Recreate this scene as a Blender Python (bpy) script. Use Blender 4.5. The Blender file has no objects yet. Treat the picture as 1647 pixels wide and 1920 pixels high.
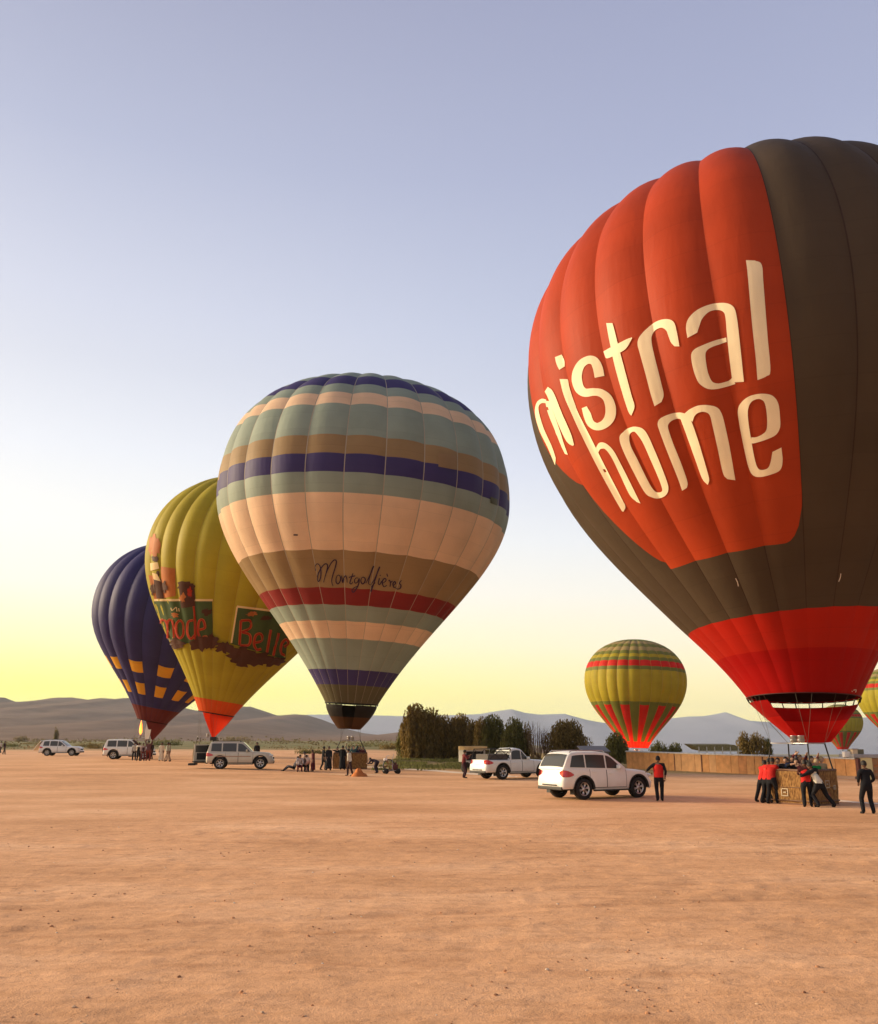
import bpy, bmesh, math, random
import numpy as np
from mathutils import Vector, Matrix, geometry
from mathutils.bvhtree import BVHTree
random.seed(7); RNG = np.random.default_rng(7)
SC = bpy.context.scene
COL = SC.collection
R = math.radians
# ------------------------------------------------------------------ camera
FPX, CX, PY0, HOR, CAMZ = 1600.0, 823.5, 1060.0, 1386.0, 2.3
PHI = math.atan((HOR - PY0) / FPX)
cam = bpy.data.cameras.new('camera'); co = bpy.data.objects.new('camera', cam); COL.objects.link(co)
co.location = (0, 0, CAMZ); co.rotation_euler = (R(90) + PHI, 0, 0)
cam.sensor_fit = 'HORIZONTAL'; cam.sensor_width = 36; cam.lens = 36 * FPX / 1647
cam.shift_y = (PY0 - 960) / 1647; cam.clip_start = .1; cam.clip_end = 40000
SC.camera = co
# ------------------------------------------------------------------ sky, sun, exposure
SUN_AZ, SUN_EL = R(-76), R(15)          # azimuth from +Y towards +X (negative = left)
SUND = Vector((math.sin(SUN_AZ) * math.cos(SUN_EL), math.cos(SUN_AZ) * math.cos(SUN_EL), math.sin(SUN_EL)))
world = bpy.data.worlds.new('World'); SC.world = world; world.use_nodes = True
wn, wl = world.node_tree.nodes, world.node_tree.links
wn.clear()
def s2l(c):
    return tuple(((v / 255) / 12.92 if v / 255 <= .04045 else ((v / 255 + .055) / 1.055) ** 2.4) for v in c)
def sky():
    out = wn.new('ShaderNodeOutputWorld')
    tc = wn.new('ShaderNodeTexCoord')
    nrm = wn.new('ShaderNodeVectorMath'); nrm.operation = 'NORMALIZE'; wl.new(tc.outputs['Generated'], nrm.inputs[0])
    sep = wn.new('ShaderNodeSeparateXYZ'); wl.new(nrm.outputs[0], sep.inputs[0])
    asn = wn.new('ShaderNodeMath'); asn.operation = 'ARCSINE'; wl.new(sep.outputs['Z'], asn.inputs[0])
    el = wn.new('ShaderNodeMath'); el.operation = 'MULTIPLY'; el.inputs[1].default_value = 2 / math.pi; wl.new(asn.outputs[0], el.inputs[0])
    el.use_clamp = True
    flat = wn.new('ShaderNodeVectorMath'); flat.operation = 'MULTIPLY'; flat.inputs[1].default_value = (1, 1, 0); wl.new(nrm.outputs[0], flat.inputs[0])
    fn = wn.new('ShaderNodeVectorMath'); fn.operation = 'NORMALIZE'; wl.new(flat.outputs[0], fn.inputs[0])
    dt = wn.new('ShaderNodeVectorMath'); dt.operation = 'DOT_PRODUCT'; wl.new(fn.outputs[0], dt.inputs[0])
    dt.inputs[1].default_value = (math.sin(R(-72)), math.cos(R(-72)), 0)
    mp = wn.new('ShaderNodeMapRange'); mp.interpolation_type = 'SMOOTHSTEP'
    mp.inputs['From Min'].default_value = -.15; mp.inputs['From Max'].default_value = .8
    wl.new(dt.outputs['Value'], mp.inputs['Value'])
    def ramp(st):
        r = wn.new('ShaderNodeValToRGB'); pass
        els = r.color_ramp.elements
        while len(els) < len(st): els.new(.5)
        for e, (a, c) in zip(els, st): e.position = a / 90; e.color = (*s2l(c), 1)
        r.color_ramp.interpolation = 'LINEAR'
        wl.new(el.outputs[0], r.inputs[0]); return r
    A = ramp([(0, (255, 250, 60)), (3, (255, 248, 104)), (6, (255, 247, 184)), (9.5, (255, 246, 228)), (13, (252, 250, 243)), (18, (243, 245, 251)), (27, (222, 226, 243)), (36, (192, 198, 223)), (45, (172, 176, 203)), (90, (146, 154, 188))])
    B = ramp([(0, (255, 236, 142)), (3, (255, 237, 176)), (6, (252, 237, 210)), (9.5, (242, 239, 230)), (13, (231, 234, 240)), (18, (214, 220, 239)), (27, (193, 202, 228)), (36, (177, 184, 214)), (45, (165, 171, 202)), (90, (144, 152, 188))])
    mx = wn.new('ShaderNodeMix'); mx.data_type = 'RGBA'
    wl.new(mp.outputs[0], mx.inputs['Factor']); wl.new(B.outputs[0], mx.inputs[6]); wl.new(A.outputs[0], mx.inputs[7])
    # warm aureole round the hazy sun
    ds = wn.new('ShaderNodeVectorMath'); ds.operation = 'DOT_PRODUCT'; wl.new(nrm.outputs[0], ds.inputs[0]); ds.inputs[1].default_value = SUND
    mxm = wn.new('ShaderNodeMath'); mxm.operation = 'MAXIMUM'; mxm.inputs[1].default_value = 0; wl.new(ds.outputs['Value'], mxm.inputs[0])
    pw = wn.new('ShaderNodeMath'); pw.operation = 'POWER'; pw.inputs[1].default_value = 14; wl.new(mxm.outputs[0], pw.inputs[0])
    gl = wn.new('ShaderNodeMix'); gl.data_type = 'RGBA'; gl.blend_type = 'ADD'; gl.inputs[7].default_value = (2.6, 1.75, .75, 1)
    wl.new(pw.outputs[0], gl.inputs['Factor']); wl.new(mx.outputs[2], gl.inputs[6])
    b1 = wn.new('ShaderNodeBackground'); wl.new(gl.outputs[2], b1.inputs[0])
    bo = wn.new('ShaderNodeMapRange'); bo.inputs['From Max'].default_value = .26; bo.inputs['To Min'].default_value = 1.10; bo.inputs['To Max'].default_value = .83
    wl.new(el.outputs[0], bo.inputs['Value'])
    # the half of the sky away from the dawn is dimmer
    an = wn.new('ShaderNodeMapRange'); an.interpolation_type = 'SMOOTHSTEP'
    for k_, v_ in zip(('From Min', 'From Max', 'To Min', 'To Max'), (-1, -.15, .5, 1)): an.inputs[k_].default_value = v_
    wl.new(dt.outputs['Value'], an.inputs['Value']); mm = wn.new('ShaderNodeMath'); mm.operation = 'MULTIPLY'; wl.new(bo.outputs[0], mm.inputs[0]); wl.new(an.outputs[0], mm.inputs[1]); wl.new(mm.outputs[0], b1.inputs[1])
    st = wn.new('ShaderNodeTexSky'); st.sky_type = 'NISHITA'; st.sun_disc = False; st.sun_elevation = SUN_EL; st.sun_rotation = SUN_AZ % (2 * math.pi)
    st.air_density = 1.2; st.dust_density = 2.0; st.altitude = 500
    b2 = wn.new('ShaderNodeBackground'); b2.inputs[1].default_value = .06; wl.new(st.outputs[0], b2.inputs[0])
    ms = wn.new('ShaderNodeMixShader'); ms.inputs[0].default_value = .08
    wl.new(b1.outputs[0], ms.inputs[1]); wl.new(b2.outputs[0], ms.inputs[2]); wl.new(ms.outputs[0], out.inputs[0])
sky()
sun = bpy.data.lights.new('sun', 'SUN'); so = bpy.data.objects.new('sun', sun); COL.objects.link(so)
sun.energy = 5.0; sun.angle = R(14); sun.color = (1, .80, .52)
so.rotation_euler = SUND.to_track_quat('Z', 'Y').to_euler()
SC.view_settings.view_transform = 'Standard'; SC.view_settings.look = 'None'
SC.view_settings.exposure = 0.30; SC.view_settings.gamma = 1.0; SC.view_settings.use_curve_mapping = False
# ------------------------------------------------------------------ placing helpers
def ray(px, py):
    a, b = (px - CX) / FPX, -(py - PY0) / FPX
    c, n = math.cos(PHI), math.sin(PHI)
    return Vector((a, c - b * n, n + b * c))
def atY(px, py, Y):
    r = ray(px, py); return Vector((r.x * Y / r.y, Y, CAMZ + r.z * Y / r.y))
def smooth(t):
    t = np.clip(t, 0, 1); return t * t * (3 - 2 * t)
def gz(X, Y):       # height of the ground: it climbs a little to the left and dips behind the wall
    up = .38 * smooth((-np.asarray(X) + 2) / 24) * smooth((np.asarray(Y) - 38) / 20)
    dn = -6.5 * smooth((np.asarray(X) - 14) / 60) * smooth((np.asarray(Y) - 78) / 110) * (1 - smooth((np.asarray(Y) - 900) / 1500))
    Xa, Ya = np.asarray(X, float), np.asarray(Y, float)
    valley = -np.maximum(0, np.minimum(Ya, 5600) - 150) * .0175 * smooth((Xa / np.maximum(Ya, 1) - .06) / .12)
    return up + dn + valley
def G(px, py):
    r = ray(px, py); z = 0.0
    for _ in range(12):
        k = (z - CAMZ) / r.z; z = .5 * z + .5 * float(gz(r.x * k, r.y * k))
    k = (z - CAMZ) / r.z
    return Vector((r.x * k, r.y * k, z))
# ------------------------------------------------------------------ object helpers
def tag(o, label=None, cat=None, group=None, kind=None):
    if label: o['label'] = label
    if cat: o['category'] = cat
    if group: o['group'] = group
    if kind: o['kind'] = kind
    return o
def thing(name, label, cat, loc=(0, 0, 0), rz=0, group=None):
    o = bpy.data.objects.new(name, None); COL.objects.link(o); o.location = loc; o.rotation_euler = (0, 0, rz)
    o.empty_display_size = .3
    return tag(o, label, cat, group)
def mk(name, verts, faces, mats, parent=None, mi=None, smoothf=False, label=None, uv=None):
    me = bpy.data.meshes.new(name); me.from_pydata([tuple(v) for v in verts], [], [tuple(f) for f in faces]); 
    for m in (mats if isinstance(mats, (list, tuple)) else [mats]): me.materials.append(m)
    if mi is not None: me.polygons.foreach_set('material_index', list(mi))
    if smoothf: me.polygons.foreach_set('use_smooth', [True] * len(me.polygons))
    if uv is not None:
        l = me.uv_layers.new(name='UVMap'); idx = np.zeros(len(me.loops), int); me.loops.foreach_get('vertex_index', idx)
        l.data.foreach_set('uv', np.asarray(uv, float)[idx].ravel())
    me.update()
    o = bpy.data.objects.new(name, me); COL.objects.link(o); o.parent = parent
    if label: o['label'] = label
    return o
def dup(root, loc, rz, label, scale=None):
    r = root.copy(); COL.objects.link(r); r.location = loc; r.rotation_euler = (0, 0, rz); r['label'] = label
    if scale: r.scale = scale
    for ch in root.children:
        c = ch.copy(); COL.objects.link(c); c.parent = r
        for g in ch.children:
            d = g.copy(); COL.objects.link(d); d.parent = c
    return r
class MB:           # collects shapes for one mesh
    def __init__(s): s.v, s.f, s.m = [], [], []
    def add(s, vs, fs, mi=0):
        b = len(s.v); s.v += [tuple(v) for v in vs]; s.f += [tuple(i + b for i in f) for f in fs]; s.m += [mi] * len(fs); return s
    def box(s, c, d, mi=0, rz=0, bev=0, M=None):
        x, y, z = d[0] / 2, d[1] / 2, d[2] / 2
        if bev:
            bm = bmesh.new(); bmesh.ops.create_cube(bm, size=1)
            for v in bm.verts: v.co = Vector((v.co.x * d[0], v.co.y * d[1], v.co.z * d[2]))
            bmesh.ops.bevel(bm, geom=bm.edges[:], offset=bev, segments=2, affect='EDGES', profile=.6)
            bm.verts.ensure_lookup_table(); vs = [v.co.copy() for v in bm.verts]; fs = [[v.index for v in f.verts] for f in bm.faces]; bm.free()
        else:
            vs = [Vector((i * x, j * y, k * z)) for i in (-1, 1) for j in (-1, 1) for k in (-1, 1)]
            fs = [(0, 1, 3, 2), (4, 6, 7, 5), (0, 4, 5, 1), (2, 3, 7, 6), (0, 2, 6, 4), (1, 5, 7, 3)]
        Mz = Matrix.Rotation(rz, 3, 'Z')
        if M is not None: Mz = M
        return s.add([Mz @ v + Vector(c) for v in vs], fs, mi)
    def tube(s, pts, rad, n=8, mi=0, cap=True):
        pts = [Vector(p) for p in pts]; rad = rad if isinstance(rad, (list, tuple)) else [rad] * len(pts)
        vs, fs = [], []; ref = None
        for i, p in enumerate(pts):
            t = (pts[min(i + 1, len(pts) - 1)] - pts[max(i - 1, 0)]).normalized()
            if ref is None: ref = Vector((0, 0, 1)) if abs(t.z) < .9 else Vector((1, 0, 0))
            a = t.cross(ref).normalized(); b = t.cross(a).normalized(); ref = -b if False else ref
            for k in range(n):
                th = 2 * math.pi * k / n; vs.append(p + (a * math.cos(th) + b * math.sin(th)) * rad[i])
        for i in range(len(pts) - 1):
            for k in range(n): fs.append((i * n + k, i * n + (k + 1) % n, (i + 1) * n + (k + 1) % n, (i + 1) * n + k))
        if cap: fs += [tuple(range(n)), tuple((len(pts) - 1) * n + k for k in reversed(range(n)))]
        return s.add(vs, fs, mi)
    def lathe(s, prof, n=16, mi=0, c=(0, 0, 0), axis='Z'):
        vs, fs = [], []
        for (r, z) in prof:
            for k in range(n):
                th = 2 * math.pi * k / n; v = Vector((r * math.cos(th), r * math.sin(th), z))
                if axis == 'Y': v = Vector((v.x, v.z, v.y))
                vs.append(v + Vector(c))
        for i in range(len(prof) - 1):
            for k in range(n): fs.append((i * n + k, i * n + (k + 1) % n, (i + 1) * n + (k + 1) % n, (i + 1) * n + k))
        return s.add(vs, fs, mi)
    def ball(s, c, r, n=10, m=7, mi=0, M=None):
        r = r if isinstance(r, (list, tuple)) else (r, r, r); vs, fs = [], []
        for i in range(m + 1):
            ph = math.pi * i / m
            for k in range(n):
                th = 2 * math.pi * k / n; v = Vector((r[0] * math.sin(ph) * math.cos(th), r[1] * math.sin(ph) * math.sin(th), r[2] * math.cos(ph)))
                vs.append((M @ v if M is not None else v) + Vector(c))
        for i in range(m):
            for k in range(n): fs.append((i * n + k, (i + 1) * n + k, (i + 1) * n + (k + 1) % n, i * n + (k + 1) % n))
        return s.add(vs, fs, mi)
    def build(s, name, mats, parent=None, smoothf=False, label=None):
        return mk(name, s.v, s.f, mats, parent, s.m, smoothf, label)
# ------------------------------------------------------------------ materials
MC = {}
def mat(name, col, rough=.6, metal=0, spec=.4, var=.0, vscale=3, bump=0, bscale=20, coat=0, emit=None):
    if name in MC: return MC[name]
    m = bpy.data.materials.new(name); m.use_nodes = True; MC[name] = m
    nt = m.node_tree; b = nt.nodes['Principled BSDF']
    b.inputs['Base Color'].default_value = (*col, 1); b.inputs['Roughness'].default_value = rough
    b.inputs['Metallic'].default_value = metal; b.inputs['Specular IOR Level'].default_value = spec; b.inputs['Coat Weight'].default_value = coat
    if emit: b.inputs['Emission Color'].default_value = (*emit[0], 1); b.inputs['Emission Strength'].default_value = emit[1]
    if var or bump:
        tc = nt.nodes.new('ShaderNodeTexCoord')
    if var:
        n = nt.nodes.new('ShaderNodeTexNoise'); n.inputs['Scale'].default_value = vscale; n.inputs['Detail'].default_value = 5
        nt.links.new(tc.outputs['Object'], n.inputs['Vector'])
        r = nt.nodes.new('ShaderNodeValToRGB'); r.color_ramp.elements[0].position = .3; r.color_ramp.elements[1].position = .7
        r.color_ramp.elements[0].color = (*[c * (1 - var) for c in col], 1); r.color_ramp.elements[1].color = (*[min(1, c * (1 + var)) for c in col], 1)
        nt.links.new(n.outputs['Fac'], r.inputs[0]); nt.links.new(r.outputs[0], b.inputs['Base Color'])
    if bump:
        n2 = nt.nodes.new('ShaderNodeTexNoise'); n2.inputs['Scale'].default_value = bscale; n2.inputs['Detail'].default_value = 4
        nt.links.new(tc.outputs['Object'], n2.inputs['Vector'])
        bp = nt.nodes.new('ShaderNodeBump'); bp.inputs['Strength'].default_value = bump; bp.inputs['Distance'].default_value = .02
        nt.links.new(n2.outputs['Fac'], bp.inputs['Height']); nt.links.new(bp.outputs[0], b.inputs['Normal'])
    return m
def fabric(name, col, transl=.22, panel=1.25, line=.92):
    """coated balloon cloth: UV = (metres across, metres up); sewn horizontal joints, faint panel-to-panel tint, creases"""
    if name in MC: return MC[name]
    m = bpy.data.materials.new(name); m.use_nodes = True; MC[name] = m
    nt = m.node_tree; N, L = nt.nodes, nt.links; b = N['Principled BSDF']; out = N['Material Output']
    uv = N.new('ShaderNodeUVMap'); sp = N.new('ShaderNodeSeparateXYZ'); L.new(uv.outputs[0], sp.inputs[0])
    dv = N.new('ShaderNodeMath'); dv.operation = 'DIVIDE'; dv.inputs[1].default_value = panel; L.new(sp.outputs['Y'], dv.inputs[0])
    fl = N.new('ShaderNodeMath'); fl.operation = 'FLOOR'; L.new(dv.outputs[0], fl.inputs[0])
    fr = N.new('ShaderNodeMath'); fr.operation = 'FRACT'; L.new(dv.outputs[0], fr.inputs[0])
    oi = N.new('ShaderNodeObjectInfo')
    cb = N.new('ShaderNodeCombineXYZ'); L.new(fl.outputs[0], cb.inputs[0]); L.new(oi.outputs['Random'], cb.inputs[1])
    wnz = N.new('ShaderNodeTexWhiteNoise'); wnz.noise_dimensions = '3D'; L.new(cb.outputs[0], wnz.inputs['Vector'])
    mr = N.new('ShaderNodeMapRange'); mr.inputs['To Min'].default_value = .97; mr.inputs['To Max'].default_value = 1.03; L.new(wnz.outputs['Value'], mr.inputs['Value'])
    lt = N.new('ShaderNodeMath'); lt.operation = 'LESS_THAN'; lt.inputs[1].default_value = .03; L.new(fr.outputs[0], lt.inputs[0])
    ml = N.new('ShaderNodeMapRange'); ml.inputs['To Min'].default_value = 1; ml.inputs['To Max'].default_value = line; L.new(lt.outputs[0], ml.inputs['Value'])
    nz = N.new('ShaderNodeTexNoise'); nz.inputs['Scale'].default_value = .45; nz.inputs['Detail'].default_value = 6
    tc = N.new('ShaderNodeTexCoord'); L.new(tc.outputs['Object'], nz.inputs['Vector'])
    mn = N.new('ShaderNodeMapRange'); mn.inputs['From Min'].default_value = .3; mn.inputs['From Max'].default_value = .7; mn.inputs['To Min'].default_value = .9; mn.inputs['To Max'].default_value = 1.1; L.new(nz.outputs['Fac'], mn.inputs['Value'])
    a = N.new('ShaderNodeMath'); a.operation = 'MULTIPLY'; L.new(mr.outputs[0], a.inputs[0]); L.new(ml.outputs[0], a.inputs[1])
    a2 = N.new('ShaderNodeMath'); a2.operation = 'MULTIPLY'; L.new(a.outputs[0], a2.inputs[0]); L.new(mn.outputs[0], a2.inputs[1])
    mc = N.new('ShaderNodeVectorMath'); mc.operation = 'SCALE'; mc.inputs[0].default_value = col; L.new(a2.outputs[0], mc.inputs['Scale'])
    L.new(mc.outputs[0], b.inputs['Base Color']); b.inputs['Roughness'].default_value = .6; b.inputs['Specular IOR Level'].default_value = .14
    wv = N.new('ShaderNodeTexNoise'); wv.inputs['Scale'].default_value = 1.4; wv.inputs['Detail'].default_value = 5
    mpn = N.new('ShaderNodeMapping'); mpn.inputs['Scale'].default_value = (2.2, 2.2, .5); L.new(tc.outputs['Object'], mpn.inputs[0]); L.new(mpn.outputs[0], wv.inputs['Vector'])
    bp = N.new('ShaderNodeBump'); bp.inputs['Strength'].default_value = .35; bp.inputs['Distance'].default_value = .06
    L.new(wv.outputs['Fac'], bp.inputs['Height']); L.new(bp.outputs[0], b.inputs['Normal'])
    tr = N.new('ShaderNodeBsdfTranslucent'); L.new(mc.outputs[0], tr.inputs[0])
    ms = N.new('ShaderNodeMixShader'); ms.inputs[0].default_value = transl; L.new(b.outputs[0], ms.inputs[1]); L.new(tr.outputs[0], ms.inputs[2]); L.new(ms.outputs[0], out.inputs[0])
    return m
# ================================================================== GROUND
def vnoise(x, y, seed=0):
    xi, yi = np.floor(x).astype(int), np.floor(y).astype(int); fx, fy = smooth(x - xi), smooth(y - yi)
    def h(a, b):
        v = np.sin(a * 127.1 + b * 311.7 + seed * 74.7) * 43758.5453; return v - np.floor(v)
    return (h(xi, yi) * (1 - fx) + h(xi + 1, yi) * fx) * (1 - fy) + (h(xi, yi + 1) * (1 - fx) + h(xi + 1, yi + 1) * fx) * fy
def fbm(x, y, o=4, seed=0):
    a, s, t = 1.0, 0.0, 0.0
    for i in range(o): s = s + a * vnoise(x * 2 ** i, y * 2 ** i, seed + i); t += a; a *= .5
    return s / t
def ground():
    xs = list(np.arange(-15, 15.01, .09)); g = .12
    while xs[-1] < 9500: g *= 1.17; xs.append(xs[-1] + g); xs.insert(0, xs[0] - g)
    ys = [3.0]
    while ys[-1] < 34: ys.append(ys[-1] + (.05 + .0035 * ys[-1]))
    g = .2
    while ys[-1] < 9000: g *= 1.1; ys.append(ys[-1] + min(g, 600))
    g = .15
    while ys[0] > -1500: g *= 1.35; ys.insert(0, ys[0] - g)
    X, Y = np.meshgrid(np.array(xs), np.array(ys))
    fade = (1 - smooth((Y - 22) / 8)) * (1 - smooth((np.abs(X) - 12) / 2.5)) * smooth((Y - 2) / 2)
    n = .055 * fbm(X * .45, Y * .8, 3, 3) + .026 * fbm(X * 2.6, Y * 3.6, 3, 9) + .020 * np.maximum(0, fbm(X * 5.5, Y * 6.5, 2, 21) - .62) * 3
    ruts = -.020 * np.exp(-((np.abs(Y - (13 + .12 * X + .5 * np.sin(X * .23))) - .75) / .13) ** 2) - .022 * np.exp(-((np.abs(Y - (19.5 - .08 * X)) - .75) / .14) ** 2)
    ruts += -.018 * np.exp(-((np.abs(Y - (8.8 - .22 * X)) - .7) / .11) ** 2)
    Z = gz(X, Y) + fade * (n - .05 + ruts)
    far = smooth((Y - 60) / 100) * .15 * (fbm(X * .02, Y * .02, 3, 5) - .5); Z = Z + far
    nx, ny = len(xs), len(ys)
    V = np.stack([X.ravel(), Y.ravel(), Z.ravel()], 1)
    i = np.arange(ny - 1)[:, None] * nx + np.arange(nx - 1)[None]; i = i.ravel()
    F = np.stack([i, i + 1, i + nx + 1, i + nx], 1)
    me = bpy.data.meshes.new('ground'); me.vertices.add(len(V)); me.vertices.foreach_set('co', V.ravel())
    me.loops.add(F.size); me.loops.foreach_set('vertex_index', F.ravel()); me.polygons.add(len(F)); me.polygons.foreach_set('loop_start', np.arange(0, F.size, 4))
    me.polygons.foreach_set('use_smooth', np.ones(len(F), bool)); me.update(calc_edges=True); me.validate()
    o = bpy.data.objects.new('ground', me); COL.objects.link(o); tag(o, kind='structure')
    m = bpy.data.materials.new('dirt'); m.use_nodes = True; me.materials.append(m)
    nt = m.node_tree; N, L = nt.nodes, nt.links; b = N['Principled BSDF']; b.inputs['Roughness'].default_value = .95; b.inputs['Specular IOR Level'].default_value = .1
    geo = N.new('ShaderNodeNewGeometry'); sp = N.new('ShaderNodeSeparateXYZ'); L.new(geo.outputs['Position'], sp.inputs[0])
    def noise(sc, det, mapping=(1, 1, 1), rough=.55, dist=0):
        mp = N.new('ShaderNodeMapping'); mp.inputs['Scale'].default_value = mapping; L.new(geo.outputs['Position'], mp.inputs[0])
        t = N.new('ShaderNodeTexNoise'); t.inputs['Scale'].default_value = sc; t.inputs['Detail'].default_value = det; t.inputs['Roughness'].default_value = rough; t.inputs['Distortion'].default_value = dist
        L.new(mp.outputs[0], t.inputs['Vector']); return t.outputs['Fac']
    def ramp(f, st):
        r = N.new('ShaderNodeValToRGB'); e = r.color_ramp.elements
        while len(e) < len(st): e.new(.5)
        for q, (p, c) in zip(e, st): q.position = p; q.color = (*c, 1)
        L.new(f, r.inputs[0]); return r.outputs[0]
    def mix(f, a, c, bt='MIX'):
        x = N.new('ShaderNodeMix'); x.data_type = 'RGBA'; x.blend_type = bt
        if isinstance(f, float): x.inputs[0].default_value = f
        else: L.new(f, x.inputs[0])
        for s, k in ((a, 6), (c, 7)):
            if isinstance(s, tuple): x.inputs[k].default_value = (*s, 1)
            else: L.new(s, x.inputs[k])
        return x.outputs[2]
    def mth(op, a, c=None, clamp=False):
        x = N.new('ShaderNodeMath'); x.operation = op; x.use_clamp = clamp
        for s, k in ((a, 0), (c, 1)):
            if s is None: continue
            if isinstance(s, (int, float)): x.inputs[k].default_value = s
            else: L.new(s, x.inputs[k])
        return x.outputs[0]
    def mrange(v, a, c, d=0, e=1):
        x = N.new('ShaderNodeMapRange'); x.interpolation_type = 'SMOOTHSTEP'
        for k, s in zip(('From Min', 'From Max', 'To Min', 'To Max'), (a, c, d, e)): x.inputs[k].default_value = s
        L.new(v, x.inputs['Value']); return x.outputs[0]
    base = ramp(noise(.22, 6, (.6, 1.3, 1), .6), [(.30, (.57, .30, .148)), (.5, (.71, .388, .202)), (.70, (.82, .495, .285))])
    streak = ramp(noise(1.5, 5, (.35, 2.2, 1), .62, .6), [(.3, (.85, .82, .80)), (.45, (1, 1, 1)), (.62, (1.0, 1.0, 1.0)), (.75, (1.16, 1.15, 1.14))])
    c = mix(1.0, base, streak, 'MULTIPLY')
    patch = ramp(noise(3.5, 4, (.8, 1.6, 1), .6), [(.38, (.88, .86, .83)), (.5, (1, 1, 1)), (.68, (1.1, 1.1, 1.09))]); c = mix(.8, c, patch, 'MULTIPLY')
    speck = ramp(noise(38, 3, (1, 1, 1), .5), [(.30, (.62, .54, .48)), (.37, (1, 1, 1)), (.66, (1, 1, 1)), (.72, (1.32, 1.3, 1.27))]); c = mix(.85, c, speck, 'MULTIPLY')
    fine = ramp(noise(140, 2), [(.3, (.82, .82, .82)), (.7, (1.16, 1.16, 1.16))]); c = mix(.7, c, fine, 'MULTIPLY')
    # tyre tracks pressed into the dirt
    for a_, b_, c_, d_ in ((13, .12, .5, .23), (19.5, -.08, .3, .3), (8.8, -.22, .2, .4), (24.5, .05, .8, .15), (16.2, .30, .6, .2), (10.6, .06, .3, .5)):
        sn = mth('MULTIPLY', mth('SINE', mth('MULTIPLY', sp.outputs['X'], d_)), c_)
        ln = mth('ADD', mth('ADD', mth('MULTIPLY', sp.outputs['X'], b_), a_), sn)
        dd = mth('ABSOLUTE', mth('SUBTRACT', mth('ABSOLUTE', mth('SUBTRACT', sp.outputs['Y'], ln)), .75))
        mk_ = mth('MULTIPLY', mrange(dd, .20, .06), mrange(noise(1.1, 4), .42, .62)); c = mix(mth('MULTIPLY', mk_, .5), c, (.74, .68, .64), 'MULTIPLY')
    # paler sandy dirt farther left, olive scrub and stubble beyond
    wob = noise(.05, 4); wob2 = mth('MULTIPLY', mth('SUBTRACT', wob, .5), 60)
    far = mth('ADD', sp.outputs['Y'], wob2)
    scrubcol = ramp(noise(.16, 6, (1, .6, 1), .7), [(.36, (.30, .20, .10)), (.47, (.20, .17, .065)), (.6, (.115, .12, .045))])
    lm = mth('MULTIPLY', mrange(far, 135, 190), 1.0)
    c = mix(lm, c, scrubcol)
    # grassy strip to the right, between the dirt and the trees / the wall
    edge = mth('ADD', sp.outputs['Y'], mth('MULTIPLY', mth('SUBTRACT', noise(.5, 4), .5), 7))
    # strip starts nearer the farther right it lies
    near = mth('SUBTRACT', edge, mth('MULTIPLY', sp.outputs['X'], -.42))
    gm = mth('MULTIPLY', mrange(near, 63.5, 69), mrange(sp.outputs['X'], -8, -3))
    gcol = ramp(noise(1.3, 5, (1, 1, 1), .7), [(.33, (.42, .26, .12)), (.48, (.28, .21, .075)), (.62, (.16, .145, .045))])
    c = mix(mth('MULTIPLY', gm, .85), c, gcol)
    L.new(c, b.inputs['Base Color'])
    hs = mth('ADD', mth('MULTIPLY', noise(9, 5, (1, 1.4, 1), .6), .6), mth('MULTIPLY', noise(60, 3), .22))
    bp = N.new('ShaderNodeBump'); bp.inputs['Strength'].default_value = .55; bp.inputs['Distance'].default_value = .05
    L.new(hs, bp.inputs['Height']); L.new(bp.outputs[0], b.inputs['Normal'])
ground()
def nearz(X, Y): return float(gz(X, Y))
# stones and clods scattered over the dirt (nobody could count them)
def pebbles(name, n, cols, smin, smax, seed):
    rg = np.random.default_rng(seed); V, F, M = [], [], []
    ico = bmesh.new(); bmesh.ops.create_icosphere(ico, subdivisions=1, radius=1); iv = np.array([v.co[:] for v in ico.verts]); fi = np.array([[v.index for v in f.verts] for f in ico.faces]); ico.free()
    cl = rg.random((60, 2))
    for i in range(n):
        Y = 6 + 24 * rg.random() ** 1.7; X = (rg.random() * 2 - 1) * (Y * .56 + 1)
        if rg.random() < .45:
            c = cl[rg.integers(60)]; Yc = 6 + 20 * c[0] ** 1.3; Xc = (c[1] * 2 - 1) * Yc * .55; X = Xc + rg.normal() * .45; Y = max(5.5, Yc + rg.normal() * .25)
        s = smin + (smax - smin) * rg.random() ** 3.2
        v = iv * (1 + .5 * (rg.random((12, 1)) - .5)) * np.array([1, .8 + .4 * rg.random(), .6]) * s
        a = rg.random() * 6.28; ca, sa = math.cos(a), math.sin(a); v = v @ np.array([[ca, sa, 0], [-sa, ca, 0], [0, 0, 1]])
        z = float(.055 * fbm(np.array(X * .45), np.array(Y * .8), 3, 3) + .026 * fbm(np.array(X * 2.6), np.array(Y * 3.6), 3, 9)) - .05
        f = float((1 - smooth((Y - 22) / 8)) * (1 - smooth((abs(X) - 12) / 2.5)))
        b = len(V) * 12; V.append(v + [X, Y, z * f + .1 * s]); F.append(fi + b); M += [int(rg.integers(len(cols)))] * len(fi)
    V = np.concatenate(V); F = np.concatenate(F)
    o = mk(name, V, F.tolist(), cols, None, M); tag(o, kind='stuff'); return o
o = pebbles('dirt_clods', 1300, [mat('clod', (.44, .21, .10), .95, bump=.3, bscale=40), mat('clod_red', (.45, .21, .10), .95), mat('clod_dark', (.28, .13, .065), .95)], .004, .026, 3)
tag(o, 'loose reddish brown dirt clods scattered over the bare ground', 'dirt clods')
o = pebbles('pebbles', 520, [mat('stone_pale', (.62, .50, .38), .85), mat('stone_tan', (.55, .36, .22), .9)], .005, .024, 8)
tag(o, 'pale small pebbles scattered over the bare ground', 'pebbles')
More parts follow.
